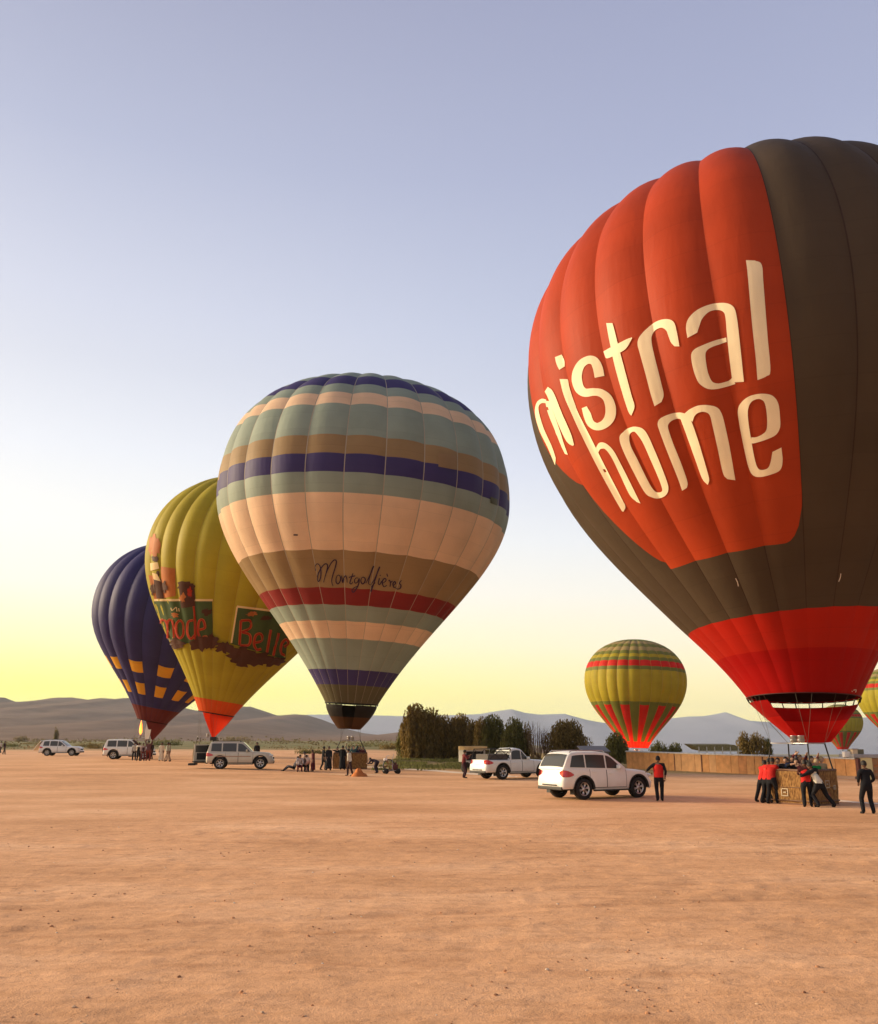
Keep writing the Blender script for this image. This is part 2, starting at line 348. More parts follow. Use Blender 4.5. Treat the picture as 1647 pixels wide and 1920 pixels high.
def strip(name, pts, w, m, label=None):
    pts = [Vector(p) for p in pts]; vs, fs, n = [], [], 40
    for i in range(n + 1):
        t = i / n * (len(pts) - 1); k = min(int(t), len(pts) - 2); p = pts[k].lerp(pts[k + 1], t - k); d = (pts[k + 1] - pts[k]).normalized(); nn = Vector((-d.y, d.x, 0))
        ww = w * (.8 + .5 * math.sin(i * 1.3) * .3 + .3 * random.random()) * (.35 if i in (0, n) else 1)
        for s in (-1, -.4, .4, 1): q = p + nn * s * ww; vs.append((q.x, q.y, float(gz(q.x, q.y)) + .006 + (.012 if abs(s) < .5 else -.004)))
    for i in range(n):
        for j in range(3): fs.append((i * 4 + j, i * 4 + j + 1, i * 4 + j + 5, i * 4 + j + 4))
    o = mk(name, vs, fs, m, smoothf=True); tag(o, kind='structure'); return o
MPATH = mat('pale_dust', (.83, .66, .50), .95, var=.12, vscale=.8)
strip('path', [G(688, 1438), G(745, 1441), G(800, 1444), G(905, 1452), G(960, 1457)], .75, MPATH)
strip('path', [G(1560, 1500), G(1600, 1504), G(1647, 1507), G(1760, 1512)], .30, MPATH)
strip('path', [G(620, 1452), G(680, 1454), G(712, 1452)], .32, mat('sand_patch', (.75, .48, .27), .95, var=.12, vscale=.8))
# ================================================================== HILLS AND MOUNTAINS
def ridge(name, prof, Y0, Yr, depth, m, namp, seed, cell=1.0, ext=()):
    """terrain whose crest follows the given skyline at distance Yr; foot at Y0"""
    px = [p[0] for p in prof]; py = [p[1] for p in prof]
    xs = np.arange(px[0], px[-1] + 1, 5.0 * cell); top = np.interp(xs, px, py)
    XR = (xs - CX) / FPX * Yr; zr = np.array([atY(a, b, Yr).z for a, b in zip(xs, top)])
    XR = np.array([atY(a, b, Yr).x for a, b in zip(xs, top)])
    nr = 26; V = []
    for j in range(nr + 8):
        if j <= nr:
            t = j / nr; Y = Y0 + (Yr - Y0) * t; h = t ** 1.25
            sp = np.abs(fbm(XR / (Yr * .045) + seed, np.full_like(XR, Y / (Yr * .12)), 4, seed) - .5) * 2
            foot = gz(XR, np.full_like(XR, Y0)) - 1.0
            z = foot * (1 - t) ** 1.5 + zr * h * (1 - namp * (1 - t) * 2.2 * t * sp * 1.6) + zr * .012 * fbm(XR / (Yr * .008), np.full_like(XR, Y / (Yr * .008)), 3, seed + 4) * (h > .98)
        else:
            t = (j - nr) / 7; Y = Yr + depth * t; z = zr * (1 - t * 1.05)
        V.append(np.stack([XR, np.full_like(XR, Y), z - (2 if j == 0 else 0) - (130 if j == nr + 7 else 0)], 1))
    V = np.concatenate(V); n = len(xs); F = []
    for j in range(nr + 7):
        for i in range(n - 1): F.append((j * n + i, j * n + i + 1, (j + 1) * n + i + 1, (j + 1) * n + i))
    o = mk(name, V, F, m, smoothf=True); tag(o, kind='structure'); return o
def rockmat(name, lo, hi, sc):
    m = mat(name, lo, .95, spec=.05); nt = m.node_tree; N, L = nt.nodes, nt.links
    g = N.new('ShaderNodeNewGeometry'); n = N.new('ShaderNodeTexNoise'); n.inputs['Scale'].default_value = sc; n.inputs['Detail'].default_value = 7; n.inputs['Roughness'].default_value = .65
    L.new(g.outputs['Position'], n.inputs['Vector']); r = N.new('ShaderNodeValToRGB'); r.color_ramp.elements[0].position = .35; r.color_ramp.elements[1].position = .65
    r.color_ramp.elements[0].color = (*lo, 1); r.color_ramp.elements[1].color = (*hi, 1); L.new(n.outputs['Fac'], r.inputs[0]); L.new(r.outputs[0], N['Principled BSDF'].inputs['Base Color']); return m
MH = rockmat('hill_earth', (.15, .088, .058), (.21, .13, .088), .010)
MM = rockmat('mountain_rock_hazed', (.22, .235, .30), (.28, .285, .35), .002)  # pale blue of the distant haze is mixed into the rock colour
ridge('hills', [(-1500, 1300), (-900, 1330), (-600, 1290), (-300, 1318), (-120, 1300), (-40, 1312), (0, 1308), (10, 1309), (32, 1317.5), (60, 1315), (100, 1309), (135, 1308), (165, 1312.5), (190, 1309), (215, 1311), (240, 1309), (270, 1316), (320, 1322), (360, 1331), (400, 1338), (430, 1330), (455, 1325), (470, 1325.5), (493, 1333), (521, 1342), (554, 1339.5), (575, 1341), (608, 1351), (646, 1366), (682, 1375), (710, 1378), (748, 1373), (790, 1372), (830, 1378), (880, 1388), (960, 1404)], 700, 2600, 700, MH, .22, 3)
mprof = [(-2500, 1345), (-1200, 1330), (-400, 1345), (0, 1352), (560, 1341), (600, 1340), (710, 1342), (748, 1343), (800, 1342), (860, 1341), (900, 1339), (930, 1334), (960, 1330), (985, 1337), (1010, 1340), (1060, 1339), (1100, 1350), (1140, 1357), (1180, 1356), (1260, 1347), (1290, 1344), (1320, 1343), (1340, 1340), (1362, 1335.5), (1375, 1341), (1395, 1351), (1440, 1354), (1500, 1352), (1560, 1350), (1620, 1346), (1700, 1338), (1900, 1345), (2200, 1330), (3200, 1345), (4600, 1340)]
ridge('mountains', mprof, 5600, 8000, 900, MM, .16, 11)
# ================================================================== HOT AIR BALLOONS
def bez(p, t):
    t = np.asarray(t)[:, None]; p = [np.array(q, float) for q in p]
    return (1 - t) ** 3 * p[0] + 3 * t * (1 - t) ** 2 * p[1] + 3 * t * t * (1 - t) * p[2] + t ** 3 * p[3]
def profile(R_, a, H, rm, c1, c2, m, b1, b2, n=160):
    low = bez([(rm, 0), (rm + c2 * (R_ - rm), c2 * H * m), (R_, H - c1 * H), (R_, H)], np.linspace(0, 1, n))
    up = bez([(R_, H), (R_, H + b1 * a * R_), (b2 * R_, H + a * R_), (.02, H + a * R_)], np.linspace(0, 1, n))[1:]
    return np.vstack([low, up])
class Balloon:
    def __init__(s, label, fitp, Y, sc, dz, ng, phi0, bulge, bands, mats, tape, base, rows=(8, 40), group='hot air balloons standing on the field', dphi=0, name='hot_air_balloon', notape=(), mt=0.0):
        s.notape = notape; s.mt = mt
        X, Z, tx, ty, R_, a, H, rm, c1, c2, m, b1, b2 = fitp
        s.k = sc; s.prof = profile(R_ * sc, a, H * sc, rm * sc, c1, c2, m, b1, b2)
        d = np.r_[0, np.cumsum(np.hypot(*np.diff(s.prof, axis=0).T))]; s.arc = d
        s.C = Vector((X * sc, Y * sc, CAMZ + (Z - 2.1) * sc + dz)); s.rm = rm * sc
        s.M = Matrix.Rotation(-ty, 3, 'X') @ Matrix.Rotation(tx, 3, 'Y'); s.Mn = np.array(s.M)
        s.root = thing(name, label, 'hot air balloon', base, 0, group); s.base = Vector(base)
        s.off = np.array(s.C - s.base); s.V, s.F = [], []; s.ng = ng
        nc, nr = rows; top = s.prof[-1, 1]
        for g in range(ng):
            bs = bands(g)                       # [(upper height fn/float (in metres), mat index), ...] from mouth to crown
            ss = np.r_[np.linspace(0, 1, nc + 1)]
            ss = np.r_[0, .012, ss[1:-1], .988, 1]
            phis = R(phi0) + (g + ss) * 2 * math.pi / ng
            lo = np.zeros_like(ss); Vg, Ug, Fg, Mg, nrow = [], [], [], [], 0
            def row(h):
                r = np.interp(h, s.prof[:, 1], s.prof[:, 0]); ar = np.interp(h, s.prof[:, 1], s.arc)
                # near the crown height is a poor parameter: fine, the crown is flat and unseen
                w = 2 * np.pi * r / ng
                bl = bulge * w * (1 - (2 * ss - 1) ** 2) * (.35 + .65 * smooth(h / (s.prof[-1, 1] * .45)))
                dr = np.gradient(s.prof[:, 0], s.arc); dz_ = np.gradient(s.prof[:, 1], s.arc)
                nrn, nzn = np.interp(h, s.prof[:, 1], dz_), -np.interp(h, s.prof[:, 1], dr)
                rr = r + (bl - bulge * w * .8) * nrn; zz = h + (bl - bulge * w * .8) * nzn
                P = np.stack([rr * np.sin(phis), -rr * np.cos(phis), zz], 1); P[:, 2] += s.mt * P[:, 0] * (1 - smooth(np.asarray(h) / 3.5))
                return P @ s.Mn.T + s.off, np.stack([(ss - .5) * w, ar], 1)
            for bi, (up, mi) in enumerate(bs):
                hu = np.array([up(q) if callable(up) else up for q in ss]); hu = np.maximum(hu, lo + .001)
                n = max(1, int(round((hu.max() - lo.min()) / top * nr)))
                if bi == len(bs) - 1:
                    n = max(n, 10)
                ts = np.linspace(0, 1, n + 1)
                if bi == len(bs) - 1: ts = np.sin(ts * math.pi / 2)      # denser towards the flat crown
                for q, t in enumerate(ts):
                    if q == 0 and bi > 0: continue
                    P, U = row(lo + (hu - lo) * t)
                    if nrow > 0:
                        b = (nrow - 1) * len(ss)
                        for i in range(len(ss) - 1):
                            Fg.append((b + i, b + i + 1, b + len(ss) + i + 1, b + len(ss) + i)); Mg.append(tape if tape is not None and i in (0, len(ss) - 2) and mi not in s.notape else mi)
                    Vg.append(P); Ug.append(U); nrow += 1
                lo = hu
            Vg = np.concatenate(Vg); Ug = np.concatenate(Ug)
            mk('gore', Vg, Fg, mats, s.root, Mg, True, uv=Ug)
            o0 = sum(len(v) for v in s.V); s.V.append(Vg + np.array(s.base)); s.F += [tuple(i + o0 for i in f) for f in Fg]
        s.bvh = BVHTree.FromPolygons([Vector(v) for v in np.concatenate(s.V)], s.F)
    def hit(s, px, py):
        o = Vector((0, 0, CAMZ)); d = ray(px, py).normalized(); p, n, i, dist = s.bvh.ray_cast(o, d)
        if p is None: return None
        if n.dot(d) > 0: n = -n
        return p, n
    def decal(s, V2, F, off, name, m, label=None):
        """print on the cloth: 2-D pieces laid onto the real surface"""
        vs, ok = [], []
        for p in V2:
            h = s.hit(*p)
            if h is None: vs.append((0, 0, 0)); ok.append(False)
            else: vs.append(tuple(h[0] + h[1] * off - s.base)); ok.append(True)
        F2 = []
        for f in F:
            if all(ok[i] for i in f):
                q = [Vector(vs[i]) for i in f]
                if max((q[i] - q[i - 1]).length for i in range(len(q))) < 2.2: F2.append(f)
        used = sorted({i for f in F2 for i in f}); mp = {j: i for i, j in enumerate(used)}
        return mk(name, [vs[i] for i in used], [tuple(mp[i] for i in f) for f in F2], m, s.root, smoothf=True, label=label)
    def loc(s, r, phi, h):      # point in balloon frame -> relative to base
        q = float(1 - smooth(h / 3.5)); return Vector(s.Mn @ np.array([r * math.sin(phi), -r * math.cos(phi), h + s.mt * r * math.sin(phi) * q]) + s.off)
def spline(pts, n):
    pts = np.array(pts, float)
    P = np.vstack([2 * pts[0] - pts[1], pts, 2 * pts[-1] - pts[-2]]); k = len(pts) - 1
    d = np.r_[0, np.cumsum(np.linalg.norm(np.diff(pts, axis=0), axis=1))]; out = []
    for u in np.linspace(0, d[-1], n):
        i = min(np.searchsorted(d, u, 'right') - 1, k - 1); t = (u - d[i]) / max(d[i + 1] - d[i], 1e-9); a, b, c, e = P[i:i + 4]
        out.append(.5 * ((2 * b) + (-a + c) * t + (2 * a - 5 * b + 4 * c - e) * t * t + (-a + 3 * b - 3 * c + e) * t ** 3))
    return np.array(out)
def rails(Lr, Rr, step=5.0, nc=6):
    ln = max(np.linalg.norm(np.diff(np.array(Lr, float), axis=0), axis=1).sum(), np.linalg.norm(np.diff(np.array(Rr, float), axis=0), axis=1).sum())
    n = max(6, int(ln / step)); a, b = spline(Lr, n), spline(Rr, n); V, F = [], []
    for i in range(n):
        for j in range(nc + 1): V.append(a[i] + (b[i] - a[i]) * j / nc)
    for i in range(n - 1):
        for j in range(nc): q = i * (nc + 1) + j; F.append((q, q + 1, q + nc + 2, q + nc + 1))
    return np.array(V), F
def stroke(pts, w, step=3.0, nc=1):
    ln = np.linalg.norm(np.diff(np.array(pts, float), axis=0), axis=1).sum(); n = max(5, int(ln / step)); c = spline(pts, n)
    t = np.gradient(c, axis=0); t /= np.maximum(np.linalg.norm(t, axis=1, keepdims=True), 1e-9); nn = np.stack([-t[:, 1], t[:, 0]], 1)
    ws = np.interp(np.linspace(0, 1, n), np.linspace(0, 1, len(w)), w) if isinstance(w, (list, tuple)) else np.full(n, w)
    V, F = [], []
    for i in range(n):
        for j in range(nc + 1): V.append(c[i] + nn[i] * ws[i] * (j / nc - .5))
    for i in range(n - 1):
        for j in range(nc): q = i * (nc + 1) + j; F.append((q, q + 1, q + nc + 2, q + nc + 1))
    return np.array(V), F
def decal_set(bal, pieces, tr, name, m, off=.03, label=None, doff=.0025):
    """many strokes -> one print part; every stroke a hair higher than the one before"""
    vs, fs = [], []
    root = None
    for k, (V, F) in enumerate(pieces):
        V = tr(np.array(V)); o = bal.decal(V, F, off + doff * (k % 6), name, m)
        b = len(vs); vs += [v.co.copy() for v in o.data.vertices]; fs += [tuple(i + b for i in p.vertices) for p in o.data.polygons]
        me = o.data; bpy.data.objects.remove(o); bpy.data.meshes.remove(me)
    return mk(name, vs, fs, m, bal.root, smoothf=True, label=label)
def scoop(bal, name, cdir, span, gap, rtop, hbot, rbot, mats, shift=(0, 0), split=.35, strap=None, ns=24, pw=1.08):
    """cloth hanging below the mouth on one side; cdir = direction (deg, 0 = towards the camera) of its middle"""
    vs, fs, ms = [], [], []; nr = 10
    for j in range(nr + 1):
        t = j / nr; h = -gap + (hbot + gap) * t; r = rtop + (rbot - rtop) * (t ** pw)
        for i in range(ns + 1):
            ph = R(cdir + span * (i / ns - .5)); p = bal.loc(r * (1 + .02 * math.sin(i * 2.1) * t), ph, h); p.x += shift[0] * t; p.y += shift[1] * t; vs.append(p)
    for j in range(nr):
        for i in range(ns): fs.append((j * (ns + 1) + i, j * (ns + 1) + i + 1, (j + 1) * (ns + 1) + i + 1, (j + 1) * (ns + 1) + i)); ms.append(0 if j / nr < split else len(mats) - 1)
    o = mk(name, vs, fs, mats, bal.root, ms, True, uv=[(v.x, v.z) for v in vs])
    return o
def edge_ring(bal, name, r, h, rad, m, a0=0, a1=360, n=40):
    b = MB(); b.tube([bal.loc(r, R(a0 + (a1 - a0) * i / n), h) for i in range(n + 1)], rad, 6); return b.build(name, m, bal.root, True)
MWICK = None
def wicker():
    m = mat('wicker', (.36, .19, .07), .75, spec=.2); nt = m.node_tree; N, L = nt.nodes, nt.links
    tc = N.new('ShaderNodeTexCoord'); br = N.new('ShaderNodeTexNoise'); br.inputs['Scale'].default_value = 9; br.inputs['Detail'].default_value = 4
    mp = N.new('ShaderNodeMapping'); mp.inputs['Scale'].default_value = (3.2, 3.2, .8); L.new(tc.outputs['Object'], mp.inputs[0]); L.new(mp.outputs[0], br.inputs['Vector'])
    r = N.new('ShaderNodeValToRGB'); e = r.color_ramp.elements; e[0].position = .35; e[1].position = .62; e[0].color = (.13, .055, .018, 1); e[1].color = (.42, .23, .08, 1)
    L.new(br.outputs['Fac'], r.inputs[0]); L.new(r.outputs[0], N['Principled BSDF'].inputs['Base Color'])
    wv = N.new('ShaderNodeTexWave'); wv.wave_type = 'BANDS'; wv.bands_direction = 'Z'; wv.inputs['Scale'].default_value = 14; wv.inputs['Distortion'].default_value = 1.5; L.new(tc.outputs['Object'], wv.inputs['Vector'])
    bp = N.new('ShaderNodeBump'); bp.inputs['Strength'].default_value = .7; bp.inputs['Distance'].default_value = .02; L.new(wv.outputs['Fac'], bp.inputs['Height']); L.new(bp.outputs[0], N['Principled BSDF'].inputs['Normal'])
    return m
MWICK = wicker(); MLEATH = mat('rim_leather', (.13, .06, .03), .6); MSTEEL = mat('steel', (.45, .45, .45), .35, .9); MBLK = mat('black_pole', (.02, .018, .018), .5); MROPE = mat('rope', (.10, .08, .06), .8)
def basket(bal, L_, W_, Hh, rz, poles_h, burners=2, center=None, wick=None):
    """wicker basket with four woven sides, leather rim and skids, corner poles, burner frame and burners"""
    M = Matrix.Rotation(rz, 3, 'Z'); cz = Vector(center or (0, 0, 0)); root = bal.root; wick = wick or MWICK
    def side(n, cx, cy, lx, ly):
        b = MB(); nn = 8
        # slightly swelling woven wall
        vs, fs = [], []
        for f_ in (0, 1):
            for j in range(nn + 1):
                for i in range(nn + 1):
                    u, v = i / nn - .5, j / nn; sw = .03 * math.sin(math.pi * (u + .5)) * math.sin(math.pi * v) + .015 * math.cos(6 * v)
                    t = (.035 if f_ else 0); 
                    if lx: p = Vector((cx + u * lx, cy + math.copysign(sw - t, cy), v * Hh + .05))
                    else: p = Vector((cx + math.copysign(sw - t, cx), cy + u * ly, v * Hh + .05))
                    vs.append(M @ p + cz)
        k = (nn + 1) ** 2
        for j in range(nn):
            for i in range(nn):
                q = j * (nn + 1) + i; fs.append((q, q + 1, q + nn + 2, q + nn + 1)); fs.append((k + q + nn + 1, k + q + nn + 2, k + q + 1, k + q))
        for i in range(nn): q = nn * (nn + 1) + i; fs.append((q, q + 1, k + q + 1, k + q))
        b.add(vs, fs); return b.build('wicker_side', wick, root, True)
    side(0, 0, -W_ / 2, L_, 0); side(1, 0, W_ / 2, L_, 0); side(2, -L_ / 2, 0, 0, W_); side(3, L_ / 2, 0, 0, W_)
    b = MB(); c = [Vector((sx * L_ / 2, sy * W_ / 2, Hh + .06)) for sx, sy in ((-1, -1), (1, -1), (1, 1), (-1, 1))]; b.tube([M @ p + cz for p in c + [c[0], c[1]]], .045, 8, cap=False); b.build('rim', MLEATH, root, True)
    b = MB(); b.box(M @ Vector((0, 0, .03)) + cz, (L_ + .04, W_ + .04, .06), M=M); b.build('basket_floor', mat('skid_wood', (.16, .07, .035), .7), root)
    b2 = None
    fr = []
    for sx, sy in ((-1, -1), (1, -1), (1, 1), (-1, 1)):
        p0 = M @ Vector((sx * (L_ / 2 - .05), sy * (W_ / 2 - .05), Hh)) + cz; p1 = M @ Vector((sx * .74, sy * .54, poles_h)) + cz
        b = MB(); b.tube([p0, p1], .026, 6); b.build('corner_pole', MBLK, root, True); fr.append(p1)
    b = MB(); b.tube(fr + [fr[0], fr[1]], .025, 6, cap=False); b.tube([(fr[0] + fr[1]) / 2, (fr[2] + fr[3]) / 2], .02, 6); b.build('burner_frame', MSTEEL, root, True)
    out = []
    for i in range(burners):
        c = (fr[0] + fr[2]) / 2 + M @ Vector((.3 * (i - (burners - 1) / 2), 0, 0)); b = MB()
        b.lathe([(.0, -.05), (.09, -.05), (.10, .0), (.12, .02), (.12, .26), (.13, .28), (.11, .28), (.10, .05), (0, .04)], 12, c=c); b.lathe([(.135, .1), (.15, .1), (.15, .13), (.135, .13)], 12, c=c)
        b.build('burner', MSTEEL, root, True); out.append(c)
    for k, p in enumerate(fr):      # cables up to the mouth
        for q in (-8, 8):
            d = (p - bal.loc(0, 0, 0)); ph = math.atan2(d.x, -d.y) + R(q); b = MB(); b.tube([p, bal.loc(bal.rm, ph, 0)], .006, 4); b.build('cable', MROPE, root)
    return out
# ------------------------------------------------ the six balloons
S1 = 1.0952
RED_O = fabric('cloth_orange_red', (.37, .042, .010), .12); BROWN = fabric('cloth_dark_brown', (.062, .042, .026), .06); REDD = fabric('cloth_deep_red', (.34, .003, .002), .18)
REDB = fabric('cloth_red', (.42, .014, .005), .18); TAPE = fabric('tape_dark', (.035, .018, .012), .0, line=1)
posA = G(1512, 1508)
def bandsA(g):      # g = gore number to the right of the panel's right edge; gores 21..26 carry the red panel
    k = S1; top = 99
    base = [(1.35 * k, 0), (2.5 * k, 1)]
    if g in (21, 22, 23, 24, 25, 26):
        hb = 4.35 * k
        if g == 26: f = lambda s: hb + 1.25 * (1 - math.sqrt(max(0, 1 - max(0, (s - .5) / .5) ** 2.2)))
        elif g == 22: f = lambda s: hb + .25 + 3.5 * (1 - s) ** 1.6
        elif g == 21: f = lambda s: hb + 3.75 + 4.2 * (1 - s) ** 1.4
        else: f = hb
        return base + [(f, 2), (30, 3)]
    return base + [(30, 2)]
def mkband(fn, pr):
    topz = pr
    return lambda g: [((lambda s, u=u: min(u(s), topz - .003)) if callable(u) else min(u, topz - (0 if i == len(fn(g)) - 1 else .003)), m) for i, (u, m) in enumerate(fn(g))]
FA = [12.614, 3.486, -0.054, 0.052, 8.49, 0.815, 12.495, 1.832, 0.425, 0.356, 0.915, 0.603, 0.679]
topA = (12.495 + .815 * 8.49) * S1 - .002
BA = Balloon('huge red and dark brown balloon with cream lettering, tethered over the wicker basket', FA, 29.912, S1, 0, 27, -14.5, .098, mkband(bandsA, topA), [REDD, REDB, BROWN, RED_O, TAPE], 4, (posA.x, posA.y + .3, 0), rows=(9, 60), notape=(0, 1, 3), mt=-.085)
# mouth rim, scoop with the slit of daylight, straps
edge_ring(BA, 'mouth_rim', BA.rm, .0, .018, mat('rim_dark', (.05, .008, .006), .6))
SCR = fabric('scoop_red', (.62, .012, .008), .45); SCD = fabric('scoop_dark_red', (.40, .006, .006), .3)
scoop(BA, 'scoop', 180, 236, .19, BA.rm * .955, -1.62, .62, [SCD, SCR], shift=(.10, -.05))
for i in range(17):
    a = 180 + 232 * (i / 16 - .5); b = MB(); b.tube([BA.loc(BA.rm, R(a), .0), BA.loc(BA.rm * .955, R(a), -.20)], .022, 5); b.build('strap', TAPE, BA.root)
def throat(bal, hh, m):
    vs, fs = [], []; n = 36
    for j in range(6):
        h = .03 + hh * j / 5; r = np.interp(h, bal.prof[:, 1], bal.prof[:, 0]) * .93 - .05
        for i in range(n): vs.append(bal.loc(r, 2 * math.pi * i / n, h))
    for j in range(5):
        for i in range(n): fs.append((j * n + i, j * n + (i + 1) % n, (j + 1) * n + (i + 1) % n, (j + 1) * n + i))
    mk('throat_shade', vs, fs, m, bal.root, smoothf=True)
throat(BA, 1.6, mat('throat_shade_dark', (.035, .006, .006), .9))  # dark sleeve added to stand for the shade inside the mouth
posE = G(655, 1442)
E_GG = fabric('cloth_grey_green', (.26, .31, .26), .16); E_CR = fabric('cloth_cream', (.80, .56, .38), .28); E_NV = fabric('cloth_navy', (.050, .038, .125), .1); E_TN = fabric('cloth_tan', (.30, .20, .10), .18)
E_MR = fabric('cloth_maroon', (.22, .022, .020), .16); E_OL = fabric('cloth_olive_black', (.10, .085, .045), .1); E_TP = fabric('tape_pale', (.38, .33, .26), .1, line=1)
def bandsE(g):
    return [(1.25, 5), (2.28, 2), (4.28, 0), (5.38, 1), (6.37, 0), (7.4, 4), (9.61, 3), (13.01, 1), (14.3, 0), (15.52, 2), (16.79, 3), (19.13, 0), (20.11, 1), (20.95, 0), (22.0, 2), (30, 0)]
topE = 15.1 + .816 * 10.911 - .002
BE = Balloon('striped cream, grey-green, tan and navy balloon with a handwritten word in script', [-6.356, 4.403, 0.049, -0.02, 10.911, 0.816, 15.1, 1.917, 0.324, 0.398, 1.053, 0.628, 0.69], 62.822, 1, .2, 26, -2, .082, mkband(bandsE, topE), [E_GG, E_CR, E_NV, E_TN, E_MR, E_OL, E_TP], 6, (posE.x, posE.y + .6, posE.z), rows=(8, 70))
SKB = fabric('skirt_black', (.015, .012, .010), .03); SKO = fabric('skirt_orange_glow', (.085, .035, .012), .3)
scoop(BE, 'scoop', 180, 330, .09, BE.rm * .97, -1.8, .80, [SKB, SKO], split=.45, shift=(-.05, 0), pw=1.5)  # inside shade painted as the black top, glow as the orange-brown bottom
edge_ring(BE, 'mouth_rim', BE.rm, .0, .04, SKB)
for i in range(15):
    a = 180 + 296 * (i / 14 - .5); b = MB(); b.tube([BE.loc(BE.rm, R(a), 0), BE.loc(BE.rm * .96, R(a), -.10)], .03, 5); b.build('strap', SKB, BE.root)
F_OL = fabric('cloth_olive_yellow', (.38, .305, .024), .22); F_RD = fabric('cloth_orange_flame', (.66, .085, .012), .3); F_TP = fabric('tape_olive', (.34, .25, .04), .1, line=1)
posF = Vector((-20.6, 77.5, float(gz(-20.6, 77.5))))
topF = 14.039 + .867 * 9.174 - .002
BF = Balloon('olive yellow balloon with green and red advertising panels and a flame red mouth', [-20.081, 4.138, 0.165, -0.001, 9.174, 0.867, 14.039, 1.585, 0.343, 0.37, 0.969, 0.521, 0.613], 78, 1, .2, 27, -2, .13, mkband(lambda g: [(1.15, 1), (30, 0)], topF), [F_OL, F_RD, F_TP], 2, tuple(posF), rows=(8, 44))
F_SC = fabric('scoop_flame_red', (.62, .035, .010), .4)
scoop(BF, 'scoop', 120, 250, .02, BF.rm, -2.1, .12, [F_SC, F_SC], shift=(.15, 0))
edge_ring(BF, 'mouth_rim', BF.rm, 0, .05, SKB)
G_BL = fabric('cloth_dark_blue', (.035, .030, .115), .12); G_YL = fabric('cloth_yellow_patch', (.70, .34, .028), .2); G_MR = fabric('cloth_dark_maroon', (.12, .018, .016), .15); G_TP = fabric('tape_blue', (.02, .017, .06), .05, line=1)
posG = Vector((-33.3, 97, float(gz(-33, 97))))
topG = 12.365 + .84 * 9.429 - .002
def bandsG(g):
    y = g % 2 == 1
    if y: return [(1.5, 2), (2.7, 0), (3.85, 1), (4.9, 0), (6.0, 1), (30, 0)]
    return [(1.5, 2), (30, 0)]
BG = Balloon('dark blue balloon with two rows of yellow squares, farthest left of the balloons', [-32.079, 3.846, 0.195, -0.0, 9.429, 0.84, 12.365, 1.669, 0.433, 0.415, 1.01, 0.55, 0.626], 97, 1, .2, 24, -4.5, .13, mkband(bandsG, topG), [G_BL, G_YL, G_MR, G_TP], 3, tuple(posG), rows=(8, 40))
scoop(BG, 'scoop', 110, 230, .02, BG.rm, -2.1, .10, [G_MR, G_MR], shift=(.5, 0))
edge_ring(BG, 'mouth_rim', BG.rm, 0, .04, SKB)
B_Y = fabric('cloth_mustard', (.37, .30, .026), .25); B_G = fabric('cloth_moss_green', (.155, .165, .035), .2); B_R = fabric('cloth_signal_red', (.56, .022, .015), .3); B_T = fabric('cloth_khaki', (.33, .25, .10), .2)
B_TP = fabric('tape_mustard', (.45, .30, .08), .1, line=1)
FB = [33.825, 0.461, 0.035, -0.003, 8.707, 0.81, 11.557, 2.095, 0.426, 0.379, 0.983, 0.552, 0.622]
topB = 11.557 + .81 * 8.707 - .002
def bandsB(g):
    low = [(1.0, 2), (6.95, 2 if g % 2 else 1), (7.5, 1)] if g % 2 else [(1.0, 2), (7.5, 1)]
    return low + [(12.76, 0), (13.37, 1), (14.36, 2), (14.95, 1), (15.5, 0), (16.1, 1), (16.8, 3), (17.4, 1), (17.9, 3), (30, 1)]
gB = float(gz(35, 150)); 
BB = Balloon('small distant striped green, mustard and red balloon rising behind the wall, fully in view', FB, 150, 1, .2, 28, -20, .10, mkband(bandsB, topB), [B_Y, B_G, B_R, B_T, B_TP], 4, (34, 150, gB), rows=(6, 44), group='striped mustard and green balloons')
def bandscale(sc):
    return lambda g: [(u * sc, m) for u, m in bandsB(g)]
def far_balloon(label, px, py, Y, sc, tx=0.0, g0=-20, kk=1.0):
    p = list(FB); c = atY(px, py, Y); p[0] = c.x / sc; p[1] = 2.1; p[2] = tx
    # Balloon() multiplies by sc; feed the mouth position straight in
    b = Balloon(label, p, Y / sc, sc, c.z - CAMZ, 28, g0, .10, mkband(bandscale(sc), topB * sc), [B_Y, B_G, B_R, B_T, B_TP], 4, (c.x, Y, float(gz(c.x, Y))), rows=(5, 36), group='striped mustard and green balloons')
    return b

BC = far_balloon('bright striped mustard and red balloon cut off by the right edge, left side sunlit', 1690, 1392, 205, .95, -.02)
BD = far_balloon('smallest and farthest striped green balloon, half hidden by the big red scoop', 1581, 1405, 330, .90, .0)
for b_, s_ in ((BB, 1), (BC, .95), (BD, .9)):
    edge_ring(b_, 'mouth_rim', b_.rm, 0, .06, B_R)
